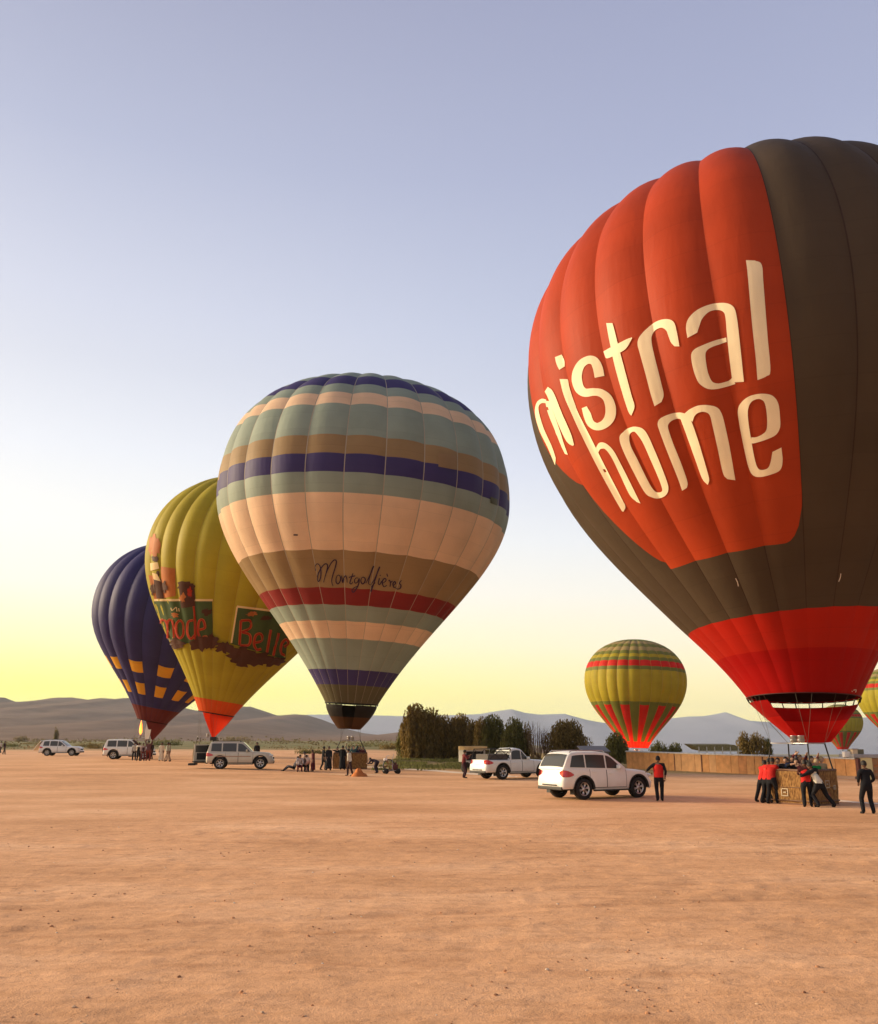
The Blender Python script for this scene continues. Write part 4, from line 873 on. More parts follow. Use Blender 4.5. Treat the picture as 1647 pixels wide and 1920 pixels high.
def grass():
    rg = np.random.default_rng(15); V, F = [], []
    while len(F) < 16000:
        Y = rg.uniform(44, 112); X = rg.uniform(-7, 34)
        if Y + .42 * X < 66.5 + 5 * math.sin(X * .35) or X < -5: continue
        if fbm(np.array(X * .35), np.array(Y * .35), 3, 2) < .47: continue
        if X > 12 and Y > 62 - (X - 12) * 1.4: continue
        h = rg.uniform(.08, .28); w = .05; a = rg.random() * 6.28; u = np.array([math.cos(a), math.sin(a), 0]) * w; p = np.array([X, Y, float(gz(X, Y)) - .02]); b = len(V)
        V += [p - u, p + u, p + [rg.normal() * .06, rg.normal() * .06, h]]; F.append((b, b + 1, b + 2))
    o = mk('grass', V, F, leafmat('leaf_grass', (.17, .165, .05))); tag(o, 'dry short grass on the strip before the trees and the wall', 'grass', kind='stuff')
grass()
# ================================================================== WALL, SHEDS, PERGOLA, BUILDING
WL, WR = G(1177, 1441), G(1609, 1461)
HL = atY(1177, 1409.5, WL.y).z; HR = atY(1609, 1423, WR.y).z
OCH = [mat('ochre_render', (.56, .27, .11), .9, var=.18, vscale=2.5, bump=.4, bscale=9), mat('ochre_pale', (.58, .31, .145), .9, var=.15, vscale=2, bump=.4, bscale=9), mat('ochre_rust', (.50, .22, .09), .9, var=.25, vscale=3, bump=.4, bscale=9)]
MZINC = mat('zinc', (.36, .34, .36), .5, .3, var=.15, vscale=3)
w = thing('boundary_wall', 'long low ochre wall of tall boards with a grey metal coping', 'wall', tuple(WL))
dv = WR - WL; LW = math.hypot(dv.x, dv.y); an = math.atan2(dv.y, dv.x); uu = Vector((math.cos(an), math.sin(an), 0)); nn_ = Vector((math.sin(an), -math.cos(an), 0))
NP = 30; rr = random.Random(4)
for i in range(NP):
    a, c = i / NP, (i + 1) / NP; h0, h1 = HL + (HR - HL) * a, HL + (HR - HL) * c; off = rr.uniform(-.012, .02)
    ps = []
    for (t_, h_) in ((a, h0), (c, h1)):
        t2 = t_ + (.0006 if t_ == a else -.0006)
        for d in (.07 + off, -.07): 
            for z in (-.05, h_ - .03): ps.append(uu * LW * t2 + nn_ * d + Vector((0, 0, z)))
    mk('wall_panel', ps, [(0, 4, 5, 1), (2, 3, 7, 6), (1, 5, 7, 3), (0, 2, 6, 4), (0, 1, 3, 2), (4, 6, 7, 5)], OCH[0 if i < 8 else (1 if i < 12 else (0, 0, 0, 2, 0, 0, 1)[i % 7])], w)
b = MB(); vs = []
for (t_, h_) in ((-.004, HL), (1.0, HR)):
    for d, z in ((.13, -.03), (.13, .045), (0, .075), (-.13, .045), (-.13, -.03)): vs.append(uu * LW * t_ + nn_ * d + Vector((0, 0, h_ + z)))
b.add(vs, [(0, 5, 6, 1), (1, 6, 7, 2), (2, 7, 8, 3), (3, 8, 9, 4), (0, 4, 9, 5), (0, 1, 2, 3, 4), (9, 8, 7, 6, 5)]); b.build('coping', MZINC, w)
for i in (8, 12, 20): 
    b = MB(); c = uu * LW * i / NP + nn_ * .10; b.box(c + Vector((0, 0, HL * .45)), (.06, .05, HL * .92), rz=an); b.build('wall_batten', mat('dark_batten', (.20, .08, .04)), w)
b = MB(); b.box(uu * (LW + .12) + Vector((0, 0, HR / 2)), (.2, .22, HR + .05), rz=an, bev=.01); b.build('end_post', mat('post_maroon', (.10, .025, .02), .7), w)
b = MB(); b.box(uu * LW * .965 + nn_ * .22 + Vector((0, 0, .05)), (1.6, .2, .22), rz=an); b.build('kerb', mat('kerb_grey', (.33, .22, .17), .9), w)
# building at the right edge
B0 = G(1614, 1461); bl = thing('roadside_building', 'low building with a cream wall section, orange brick wall and flat grey roof', 'building', tuple(B0))
Hb = atY(1614, 1421, B0.y).z
b = MB(); b.box((.42, .35, Hb / 2), (.74, .7, Hb)); b.build('cream_wall', mat('cream_plaster', (.80, .68, .36), .9, var=.05, vscale=1), bl)
MBR = mat('brick_orange', (.50, .20, .09), .9, var=.2, vscale=3)
b = MB(); b.box((5.8, .65, Hb / 2 - .02), (9.9, .9, Hb - .04)); b.build('brick_wall', mat('mortar', (.42, .24, .14), .95, var=.15), bl)
bv = MB(); bv.box((0, 0, 0), (.38, .04, .14)); br0 = bv.build('brick', MBR, bl); br0.location = (.98 + .2, .187, .10)
k = 0
for r_ in range(int((Hb - .12) / .165)):
    for c_ in range(12):
        if r_ == 0 and c_ == 0: continue
        q = br0.copy(); COL.objects.link(q); q.parent = bl; q.location = (1.18 + c_ * .41 + (r_ % 2) * .2, .187 + rr.uniform(-.008, .008), .10 + r_ * .165)
b = MB(); b.box((5.4, .9, Hb + .10), (11.4, 1.9, .2), bev=.02); b.build('roof', MZINC, bl)
b = MB(); b.box((.3, .9, Hb + .34), (.7, .6, .28)); b.build('roof_box', mat('olive_box', (.20, .17, .10), .8), bl)
# white cube tank on the wall top, pale post
_d = WR - WL; _r = ray(1588, 1421); _k = (WL.x * _d.y - WL.y * _d.x) / (_r.x * _d.y - _r.y * _d.x); WT = Vector((_r.x * _k, _r.y * _k, HL + (HR - HL) * ((_r.x * _k - WL.x) / _d.x) + .07)); t = thing('water_tank', 'small white cube tank standing on the wall below the farthest balloon', 'tank', tuple(WT)); b = MB(); b.box((0, 0, .17), (.36, .34, .34), bev=.05); b.build('tank_body', mat('white_plastic', (.80, .76, .74), .5), t)
b = MB(); b.lathe([(.01, .34), (.08, .345), (.09, .37), (.01, .375)], 12); b.build('lid', MZINC, t)
PT = atY(1603, 1420, 52); t = thing('gate_pillar', 'pale pinkish pillar rising behind the wall next to the white tank', 'pillar', (PT.x, 52, 0)); b = MB(); b.box((0, 0, (PT.z + .45) / 2), (.30, .3, PT.z + .45), bev=.01); b.build('pillar_body', mat('pillar_pink', (.72, .55, .38), .9), t); b = MB(); b.box((0, 0, PT.z + .48), (.38, .38, .05)); b.build('cap', MZINC, t)
# pergola over the wall
def pergola():
    Y = 78; a, c = atY(1297, 1397, Y), atY(1392, 1397, Y); z1 = a.z; z0 = atY(1300, 1412, Y).z; t = thing('pergola', 'reed-roofed pergola on thin white posts beyond the wall', 'pergola', (a.x, Y, float(gz(a.x, Y)))); o = Vector(t.location)
    W_ = c.x - a.x; b = MB(); zt, zb = z1 - o.z, atY(1297, 1408, Y).z - o.z
    b.add([(0, 0, zt), (W_ * .86, 0, zt), (W_, 0, zb), (W_ * .16, 0, zb), (0, 2.5, zt + .1), (W_ * .86, 2.5, zt + .1), (W_, 2.5, zb + .1), (W_ * .16, 2.5, zb + .1)], [(0, 3, 2, 1), (4, 5, 6, 7), (0, 1, 5, 4), (2, 3, 7, 6), (1, 2, 6, 5), (0, 4, 7, 3)]); b.build('reed_roof', mat('reeds', (.23, .19, .09), .95, var=.4, vscale=9, bump=.6, bscale=30), t)
    MP = mat('post_white', (.62, .58, .50), .7)
    for i in range(6):
        x = W_ * (.14 + .155 * i); b = MB(); b.box((x, -.06, zb / 2 + .18), (.07, .07, zb + .36)); b.build('post', MP, t)
    b = MB(); b.box((W_ * .55, -.06, zb - .03), (W_ * .86, .09, .08)); b.build('beam', MP, t)
pergola()
# grey shed roof behind the nearest car
c0 = atY(1092, 1430, 72); H0 = atY(1092, 1401, 72).z; t = thing('shed', 'grey metal-roofed shed between the wide dark tree and the slanting tree', 'shed', (c0.x, 72, 0)); Wd = 52 / FPX * 72
b = MB(); b.box((Wd / 2, 1.2, (H0 - .3) / 2), (Wd - .2, 2.2, H0 - .3)); b.build('shed_wall', mat('shed_grey', (.26, .23, .22), .9, var=.15), t)
b = MB(); b.add([(0, -.2, H0 - .42), (Wd, -.2, H0 - .42), (Wd, 2.5, H0), (0, 2.5, H0), (0, -.2, H0 - .34), (Wd, -.2, H0 - .34), (Wd, 2.5, H0 + .08), (0, 2.5, H0 + .08)], [(0, 1, 2, 3), (4, 7, 6, 5), (0, 4, 5, 1), (3, 2, 6, 7), (0, 3, 7, 4), (1, 5, 6, 2)]); b.build('roof', mat('roof_grey', (.17, .15, .15), .8, var=.15), t)
# ================================================================== VEHICLES
MTYRE = mat('tyre', (.018, .016, .015), .85, bump=.3, bscale=60); MALLOY = mat('alloy', (.62, .60, .58), .3, .85); MGLASS = mat('car_glass', (.06, .062, .058), .10, spec=.35); MTRIM = mat('black_trim', (.02, .018, .017), .6)
MRED = mat('tail_red', (.50, .02, .02), .2, coat=.6); MLAMP = mat('lamp_clear', (.65, .66, .66), .12, coat=.8); MPLATE = mat('plate', (.75, .72, .62), .5); MUNDER = mat('underbody', (.012, .011, .01), .9); MSEAM = mat('seam_gap', (.05, .045, .04), .8)
def carpaint(name, col, metal=0.0):
    """painted metal with reddish road dust settled on the lower body"""
    if name in MC: return MC[name]
    m = mat(name, col, .42, metal, .35, var=.04, vscale=1.5, coat=.12); nt = m.node_tree; N, L = nt.nodes, nt.links; b = N['Principled BSDF']
    src = b.inputs['Base Color'].links[0].from_socket; tc = N.new('ShaderNodeTexCoord'); sp = N.new('ShaderNodeSeparateXYZ'); L.new(tc.outputs['Object'], sp.inputs[0])
    nz = N.new('ShaderNodeTexNoise'); nz.inputs['Scale'].default_value = 2.5; nz.inputs['Detail'].default_value = 5; L.new(tc.outputs['Object'], nz.inputs['Vector'])
    ad = N.new('ShaderNodeMath'); ad.operation = 'MULTIPLY_ADD'; ad.inputs[1].default_value = .5; L.new(nz.outputs['Fac'], ad.inputs[0]); L.new(sp.outputs['Z'], ad.inputs[2])
    mr = N.new('ShaderNodeMapRange'); mr.interpolation_type = 'SMOOTHSTEP'
    for k_, v_ in zip(('From Min', 'From Max', 'To Min', 'To Max'), (.55, 1.10, .38, .0)): mr.inputs[k_].default_value = v_
    L.new(ad.outputs[0], mr.inputs['Value']); mx = N.new('ShaderNodeMix'); mx.data_type = 'RGBA'; mx.inputs[7].default_value = (.52, .33, .20, 1)
    L.new(mr.outputs[0], mx.inputs[0]); L.new(src, mx.inputs[6]); L.new(mx.outputs[2], b.inputs['Base Color']); return m
PW = carpaint('paint_white', (.82, .80, .75)); PS = carpaint('paint_silver', (.52, .48, .40), .25); PW2 = carpaint('paint_white_cool', (.74, .745, .73))
def wheel(parent, x, y, r, w, spokes=6):
    sd = 1 if y > 0 else -1; b = MB(); n = 28
    prof = [(r * .64, -w / 2), (r * .90, -w / 2), (r * .975, -w * .42), (r, -w * .28), (r, w * .28), (r * .975, w * .42), (r * .90, w / 2), (r * .64, w / 2), (r * .62, w * .3), (r * .62, -w * .3), (r * .64, -w / 2)]
    b.lathe(prof, n, c=(x, y, r), axis='Y'); o = b.build('wheel', MTYRE, parent, True)
    b = MB(); yo = y + sd * w * .36
    b.lathe([(r * .645, w * .40 * sd), (r * .60, w * .44 * sd), (r * .56, w * .30 * sd)], n, c=(x, y, r), axis='Y')
    b.lathe([(.001, sd * w * .36), (r * .13, sd * w * .36), (r * .17, sd * w * .28), (r * .17, sd * w * .1)], 14, c=(x, y, r), axis='Y')
    for k in range(spokes):
        a = 2 * math.pi * (k + .25) / spokes
        for da in (-.13, .13):
            p0 = Vector((x + math.cos(a + da * .6) * r * .13, y + sd * w * .30, r + math.sin(a + da * .6) * r * .13)); p1 = Vector((x + math.cos(a + da) * r * .60, y + sd * w * .36, r + math.sin(a + da) * r * .60)); b.tube([p0, p1], [r * .055, r * .07], 5)
    rim = b.build('rim', MALLOY, o, True)
    b = MB(); b.lathe([(.001, sd * w * .06), (r * .6, sd * w * .06)], n, c=(x, y, r), axis='Y'); b.build('brake_disc', MTRIM, o)
def car(name, label, cat, loc, rz, paint, L_=4.7, W_=1.8, Hh=1.8, wb=2.8, ro=.98, wr=.40, belt=(1.14, 1.05), hood=.93, gh=None, group=None, cabin=(-.02, .60), rearlean=.10, bed=False, doors=((1.15, 2.15), (2.15, 3.2)), spare=False, rails_=True, trimlow=True, open_back=False, spk=6, wins=None, arch=True):
    t = thing(name, label, cat, loc, rz, group); ax = (-L_ / 2 + ro, -L_ / 2 + ro + wb); hw0 = W_ / 2
    xs = np.unique(np.round(np.r_[-L_ / 2, -L_ / 2 + .03, -L_ / 2 + .08, -L_ / 2 + .16, np.arange(-L_ / 2 + .26, L_ / 2 - .3, .055), L_ / 2 - .3, L_ / 2 - .2, L_ / 2 - .12, L_ / 2 - .05, L_ / 2], 4))
    rr_, rf_ = .22, .55
    def hw(x):
        d = x + L_ / 2; e = L_ / 2 - x; h = hw0
        if d < rr_: h -= (rr_ - math.sqrt(max(0, rr_ ** 2 - (rr_ - d) ** 2))) * .8
        if e < rf_: h -= (rf_ - math.sqrt(max(0, rf_ ** 2 - (rf_ - e) ** 2))) * .55
        return h
    cowl = -L_ / 2 + cabin[1] * L_ + .35
    def zt(x):
        if x < cowl: return belt[0] + (belt[1] - belt[0]) * (x + L_ / 2) / (cowl + L_ / 2)
        u = (x - cowl) / (L_ / 2 - cowl); return belt[1] + (hood - belt[1]) * u ** 1.3 - .20 * max(0, (u - .86) / .14) ** 2
    def zl(x):
        z = .36 if x > ax[0] else .44
        if x < ax[0]: z = .42
        for a in ax:
            q = (wr + .075) ** 2 - (x - a) ** 2
            if q > 0: z = max(z, wr + math.sqrt(q) * 1.02)
        return z
    def shear(x, z):
        d = x + L_ / 2; e = L_ / 2 - x; s = 0
        if d < .6: s += (1 - d / .6) * rearlean * max(0, (z - .65)) / .5 - (1 - d / .6) * .0
        if e < .6: s -= (1 - e / .6) * (.05 + .14 * max(0, (z - .62)) / .3 if z > .62 else .05 * (1 - (z - .36) / .26))
        return s
    tp = [0, .08, .2, .35, .5, .62, .74, .86, .95, 1.0]; yp = [.955, .985, .995, 1.0, 1.0, .998, .985, .978, .965, .945]
    def S(x, tt, sd):
        z0, z1 = zl(x), zt(x); z = z0 + (z1 - z0) * tt; y = hw(x) * np.interp(tt, tp, yp); return Vector((x + shear(x, z), sd * y, z))
    V, F = [], []; ring = len(tp) * 2 + 5
    for x in xs:
        for tt in tp: V.append(S(x, tt, -1))
        e = S(x, 1, -1); 
        for q, dz in ((.86, .025), (.5, .05), (0, .06), (-.5, .05), (-.86, .025)): V.append(Vector((e.x, e.y * q, e.z + dz * (1 if x > cowl - .2 else .6))))
        for tt in reversed(tp): V.append(S(x, tt, 1))
    for i in range(len(xs) - 1):
        for j in range(ring - 1): F.append((i * ring + j, (i + 1) * ring + j, (i + 1) * ring + j + 1, i * ring + j + 1))
    for e, rev in ((0, 0), (len(xs) - 1, 1)):
        for j in range(ring // 2):
            f = (e * ring + j, e * ring + j + 1, e * ring + ring - 2 - j, e * ring + ring - 1 - j) if j < ring // 2 - 0 else None
            if f and len(set(f)) == 4: F.append(tuple(reversed(f)) if rev else f)
            elif f: F.append(tuple(dict.fromkeys(f)))
    body = mk('body', V, F, paint, t, smoothf=True)
    # wheels, dark arches and underbody
    b = MB(); b.box((0, 0, .56), (L_ - .5, W_ * .62, .42)); b.box((0, 0, .70), (wb - 2 * wr - .2, W_ * .93, .34)); b.build('underbody', MUNDER, t)
    for a in ax:
        for sd in (-1, 1):
            b = MB(); vs, fs = [], []; n = 16
            for i in range(n + 1):
                th = math.pi * i / n
                for yy, rq in ((hw0 * .55, wr + .06), (hw0 * .985, wr + .06), (hw0 * 1.0 + .012, wr + .075), (hw0 * 1.0 + .008, wr + .125)): vs.append((a + math.cos(th) * rq, sd * yy, wr + math.sin(th) * rq))
            for i in range(n):
                for j in range(3 if arch else 2): q = i * 4 + j; fs.append((q, q + 1, q + 5, q + 4))
            b.add(vs, fs); b.build('wheel_arch', MTRIM if arch else MUNDER, t, True)
        for sd in (-1, 1): wheel(t, a, sd * (hw0 - .13), wr, .25, spk)
    # cabin
    x0, x1 = -L_ / 2 + cabin[0] * L_ + .06, cowl + .02; g = gh or [(0, 0), (.10, .42), (.22, .94), (.5, 1.0), (.8, 1.0), (.9, .97)]
    zb0 = belt[0] - .04
    X_ = []; Z_ = []
    for u, v in ROOFS[gh] if isinstance(gh, str) else g: X_.append(x0 + (x1 - x0) * u); Z_.append(zb0 + (Hh - zb0) * v)
    xr = np.linspace(X_[0], X_[-1], 46); zr = np.interp(xr, X_, Z_)
    ker = np.ones(3) / 3; zr[1:-1] = np.convolve(zr, ker, 'valid')
    tum = .30 * 1.0
    def gy(x, z): return min(hw(x), hw(max(x, -L_ / 2 + .3))) * .945 - max(0, z - zb0) * tum * .62
    V, F = [], []; nq = 6
    for x, z in zip(xr, zr):
        zz0 = zt(x) - .05; z = max(z, zz0 + .012)
        hts = [zz0 + (z - zz0) * q for q in (0, .3, .6, .85, .96)]; row = [Vector((x, -gy(x, h), h)) for h in hts]; ye = gy(x, z)
        row += [Vector((x, -ye * .93, z + .004)), Vector((x, -ye * .8, z + .02)), Vector((x, -ye * .4, z + .035)), Vector((x, 0, z + .04))]
        V += row + [Vector((p.x, -p.y, p.z)) for p in reversed(row[:-1])]
    rg_ = 17
    for i in range(45):
        for j in range(rg_ - 1): F.append((i * rg_ + j, (i + 1) * rg_ + j, (i + 1) * rg_ + j + 1, i * rg_ + j + 1))
    F.append(tuple(range(rg_))); F.append(tuple(45 * rg_ + k for k in reversed(range(rg_))))
    mk('cabin', V, F, paint, t, smoothf=True)
    def side_panel(nm, poly, sd, m, off=.010, sub=None):      # poly in (x, z)
        n = len(poly); vs = [Vector((x, sd * (gy(x, z) + off), z)) for x, z in poly]; c = sum(vs, Vector()) / n
        q = [c.lerp(v, .96) + Vector((0, -sd * .03, 0)) for v in vs]
        return mk(nm, vs + [c], [((i, (i + 1) % n, n) if sd < 0 else ((i + 1) % n, i, n)) for i in range(n)], m, t)
    zw0 = lambda x: zt(x) + .05
    def roofz(x): return np.interp(x, xr, zr) - .10
    for (a, c, l0, l1) in wins:
        for sd in (-1, 1):
            pl = []; n = 6
            for i in range(n + 1): x = a + (c - a) * i / n; pl.append((x, zw0(x)))
            for i in range(n + 1):
                x = c + l1 + ((a + l0) - (c + l1)) * i / n; pl.append((x, max(roofz(x), zw0(min(max(x, a), c)) + .012)))
            side_panel('window', pl, sd, MGLASS)
    # windscreen and rear window laid on the sloping ends of the cabin
    def slope_glass(nm, xa, xb, m):
        vs = []; n = 5
        for i in range(n + 1):
            x = xa + (xb - xa) * i / n; z = np.interp(x, xr, zr); sl = (np.interp(x + .02, xr, zr) - np.interp(x - .02, xr, zr)) / .04; nx, nz = -sl / math.hypot(1, sl), 1 / math.hypot(1, sl)
            for y in (-.88, -.45, 0, .45, .88): vs.append(Vector((x + nx * .03, gy(x, z) * y, z + nz * .03 + .035 * (1 - y * y))))
        fs = [(i * 5 + j, (i + 1) * 5 + j, (i + 1) * 5 + j + 1, i * 5 + j + 1) for i in range(n) for j in range(4)]
        mk(nm, vs, fs, m, t, smoothf=True)
    iw = [i for i in range(46) if zr[i] > Hh - .12 and xr[i] > (x0 + x1) / 2]; xf = xr[iw[-1]]; slope_glass('windscreen', xf + .02, x1 - .10, MGLASS)
    ir = [i for i in range(46) if zr[i] > Hh - .16]; slope_glass('rear_window', x0 + .035, xr[ir[0]] - .02, MGLASS)
    # doors with shut lines and handles
    for a, c in doors:
        a -= L_ / 2; c -= L_ / 2
        for sd in (-1, 1):
            vs, fs, mi = [], [], []; nx_, nt_ = 8, 8; us = [0, .012, .988, 1]; us = np.r_[0, .018, np.linspace(.1, .9, 6), .982, 1]; ts = np.r_[.10, .13, np.linspace(.2, .9, 6), .985]
            for tt in ts:
                for u in us: x = a + (c - a) * u; p = S(x, (tt * (zt(x) - .36) + .36 - zl(x)) / (zt(x) - zl(x)) if zl(x) < .36 + tt * (zt(x) - .36) - .04 else 0.06, sd); p.y += sd * .007; vs.append(p)
            W1 = len(us)
            for i in range(len(ts) - 1):
                for j in range(W1 - 1):
                    q = i * W1 + j; fs.append((q, q + 1, q + W1 + 1, q + W1)); mi.append(1 if j in (0, W1 - 2) or i == 0 else 0)
            d = mk('door', vs, fs, [paint, MSEAM], t, mi, True)
            h = S(a + .16 * (c - a), .80, sd); b = MB(); b.box((h.x + .05, h.y + sd * .03, h.z), (.17, .03, .035), bev=.008); b.build('handle', paint, d)
    # lamps, bumpers, plate, mirrors, rails
    for sd in (-1, 1):
        vs, fs = [], []; nu, nv = 8, 4
        for i in range(nu + 1):
            u = i / nu; x = -L_ / 2 + .01 + .50 * u; zc, hh = 1.0 - .05 * u, .115 * (1 - u ** 2.2) + .012
            for j in range(nv + 1):
                z = zc + hh * (2 * j / nv - 1); p = S(x, (z - zl(x)) / (zt(x) - zl(x)), sd); p.y += sd * .016; p.x -= .014; vs.append(p)
        for i in range(nu):
            for j in range(nv): q = i * (nv + 1) + j; fs.append((q, q + 1, q + nv + 2, q + nv + 1))
        p = S(-L_ / 2, .82, sd); q0 = len(vs); vs += [Vector((p.x - .016, p.y - sd * .16, 1.08)), Vector((p.x - .02, p.y - sd * .13, .90))]; fs.append((0, nv, q0, q0 + 1))
        mk('taillight', vs, fs, MRED, t, smoothf=True)
        p = S(L_ / 2 - .18, .80, sd); b = MB(); b.ball((p.x, p.y - sd * .06, p.z), (.2, .10, .085)); b.build('headlight', MLAMP, t, True)
        b = MB(); mx_ = xf + .28; b.box((mx_, sd * (hw0 + .10), belt[1] + .13), (.12, .22, .16), bev=.03); b.tube([(mx_, sd * (hw0 - .08), belt[1] + .04), (mx_, sd * (hw0 + .04), belt[1] + .10)], .02, 5); b.build('mirror', paint, t, True)
        if rails_:
            b = MB(); za = Hh + .05; b.tube([(xr[ir[0]] + .1, sd * gy(0, Hh) * .86, Hh - .01), (xr[ir[0]] + .2, sd * gy(0, Hh) * .86, za), (xf - .25, sd * gy(0, Hh) * .86, za), (xf - .15, sd * gy(0, Hh) * .86, Hh - .01)], .022, 6); b.build('roof_rail', MALLOY if rails_ == 1 else MTRIM, t, True)
        b = MB(); b.box(((ax[0] + ax[1]) / 2, sd * (hw0 - .02), .34), (wb - 2 * wr - .16, .16, .05), bev=.012); b.build('side_step', MTRIM, t)
        b = MB(); b.box((ax[0] - wr - .10, sd * (hw0 - .14), .36), (.025, .24, .30)); b.build('mudflap', MTRIM, t)
    b = MB(); b.box((-L_ / 2 + .05, 0, .44), (.16, W_ * .86, .13), bev=.03); b.box((-L_ / 2 - .02, 0, .56), (.05, W_ * .5, .05), bev=.01); b.build('rear_bumper', MTRIM, t)
    b = MB(); b.box((L_ / 2 - .10, 0, .46), (.16, W_ * .74, .16), bev=.03); b.box((L_ / 2 - .08, 0, .73), (.08, W_ * .42, .14), bev=.02); b.build('grille', MTRIM, t)
    b = MB(); p = S(-L_ / 2, .72, 1); b.box((p.x - .012, 0, .80), (.02, .5, .12)); b.build('licence_plate', MPLATE, t)
    if spare:
        b = MB(); prof = [(.02, -.02), (wr * .9, -.02), (wr * .95, .06), (wr * .9, .16), (.3, .2), (.02, .2)]
        vs = MB(); vs.lathe(prof, 20); sp = [(Vector((v[2], v[0], v[1]))) for v in vs.v]; b.add([Vector((-L_ / 2 - p_.x + .04, p_.y - .15, p_.z + 1.02)) for p_ in sp], vs.f); b.build('spare_wheel', MTYRE, t, True)
    return t, dict(ax=ax, xr=xr, zr=zr, L=L_, gy=gy, xf=xf)
ROOFS = {
 'suv': [(0, 0), (.045, .40), (.10, .86), (.17, .965), (.30, 1.0), (.55, 1.0), (.68, .955), (.74, .90), (.90, .38), (1, 0)],
 'boxy': [(0, 0), (.03, .5), (.06, .92), (.10, .985), (.3, 1.0), (.62, 1.0), (.74, .96), (.79, .88), (.92, .35), (1, 0)],
 'cab': [(0, 0), (.06, .5), (.12, .90), (.2, .98), (.42, 1.0), (.56, .95), (.62, .90), (.86, .35), (1, 0)]}
def place_car(px, py, rz, ax_x, ysign=-1, hw_=.78):
    """ground point under the near rear wheel -> car origin"""
    g = G(px, py); M = Matrix.Rotation(rz, 3, 'Z'); o = g - M @ Vector((ax_x, ysign * hw_, 0)); return (o.x, o.y, float(gz(o.x, o.y)))
# nearest white car
rz = R(29); L0 = 4.62
pl = place_car(1094, 1500, rz, -L0 / 2 + 1.0)
tSUV, inf = car('parked_suv', 'white estate-style off-roader with red tail lamps, nearest of all the cars', 'car', pl, rz, PW, L_=L0, W_=1.80, Hh=1.80, wb=2.75, ro=1.0, wr=.405, belt=(1.20, 1.10), hood=.98, gh='suv', cabin=(0.0, .60), rearlean=.10, wins=[(-1.95, -1.22, .16, .0), (-1.16, -.22, 0, 0), (-.15, .62, 0, -.40)], doors=((1.28, 2.12), (2.12, 3.12)), spk=6, group='vehicles parked on the field')
b = MB(); b.box((-.62, -.745, 1.36), (.16, .015, .17)); b.build('sticker', mat('sticker_white', (.75, .72, .68)), tSUV)
b = MB(); b.add([(-2.36, -.55, .55), (-2.37, -.49, .53), (-2.36, -.43, .55), (-2.365, -.49, .56)], [(0, 1, 2, 3)]); b.build('emblem', MTRIM, tSUV)
# pickup with cargo rack
rz = R(33); L0 = 4.95
pl = place_car(942, 1462, rz, -L0 / 2 + 1.2)
tP, ip = car('pickup_truck', 'white double-cab pickup with a black cargo rack over its bed, just behind the nearest car', 'pickup', pl, rz, PW2, L_=L0, W_=1.80, Hh=1.76, wb=3.0, ro=1.2, wr=.42, belt=(1.10, 1.08), hood=.98, gh='cab', cabin=(.34, .58), wins=[(-.62, .08, .06, 0), (.14, .88, 0, -.42)], doors=((1.75, 2.62), (2.62, 3.5)), rails_=0, group='vehicles parked on the field')
b = MB()
for sd in (-1, 1):
    y = sd * .80; b.tube([(-2.3, y, 1.10), (-2.15, y, 1.72), (-.62, y * .92, 1.76), (-.55, y * .92, 1.15)], .028, 6); b.tube([(-2.2, y, 1.15), (-1.35, y, 1.70), (-.65, y, 1.15)], .022, 6); b.tube([(-2.15, y, 1.70), (-1.4, y, 1.15), (-.62, y, 1.70)], .02, 6)
for x in (-2.15, -1.4, -.62): b.tube([(x, -.80, 1.72), (x, .80, 1.72)], .025, 6)
b.build('cargo_rack', MTRIM, tP, True)
b = MB(); b.box((-1.4, 0, 1.28), (1.5, 1.2, .32), bev=.04); b.build('bed_load', mat('tarp_dark', (.10, .085, .075), .9, bump=.5, bscale=4), tP)
# box trailer hitched behind, its end open
g = G(892, 1450); tr = thing('box_trailer', 'low trailer with an open black end and a tan board on top, behind the pickup', 'trailer', (g.x, g.y + .9, 0), R(20))
MT = mat('trailer_grey', (.40, .38, .34), .6, var=.1)
b = MB(); b.box((0, .55, .78), (1.5, 1.3, .10)); b.box((0, .55, 1.50), (1.5, 1.3, .07)); b.box((-.72, .55, 1.14), (.06, 1.3, .66)); b.box((.72, .55, 1.14), (.06, 1.3, .66)); b.box((0, 1.17, 1.14), (1.4, .06, .66)); b.build('box_body', MT, tr)
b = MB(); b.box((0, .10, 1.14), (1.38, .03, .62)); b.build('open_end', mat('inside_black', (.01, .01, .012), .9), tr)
b = MB(); b.box((.05, .5, 1.68), (1.7, 1.3, .26), bev=.02); b.build('tan_board', mat('tan_board', (.50, .36, .17), .8, var=.15), tr)
b = MB(); b.tube([(-.5, -.1, .72), (.15, -.7, .52), (.9, -.9, .5)], .05, 6); b.build('drawbar', MZINC, tr)
for sd in (-1, 1):
    b = MB(); b.lathe([(.05, -.09), (.30, -.09), (.33, 0), (.30, .09), (.05, .09)], 18, c=(sd * .62, .55, .33), axis='Y'); b.v = [(sd * .62 + (v[1] - .55), .55 + (v[0] - sd * .62), v[2]) for v in b.v]; b.build('wheel', MTYRE, tr, True)
b = MB(); b.box((0, .55, .55), (1.2, .1, .45)); b.build('chassis', MTRIM, tr)
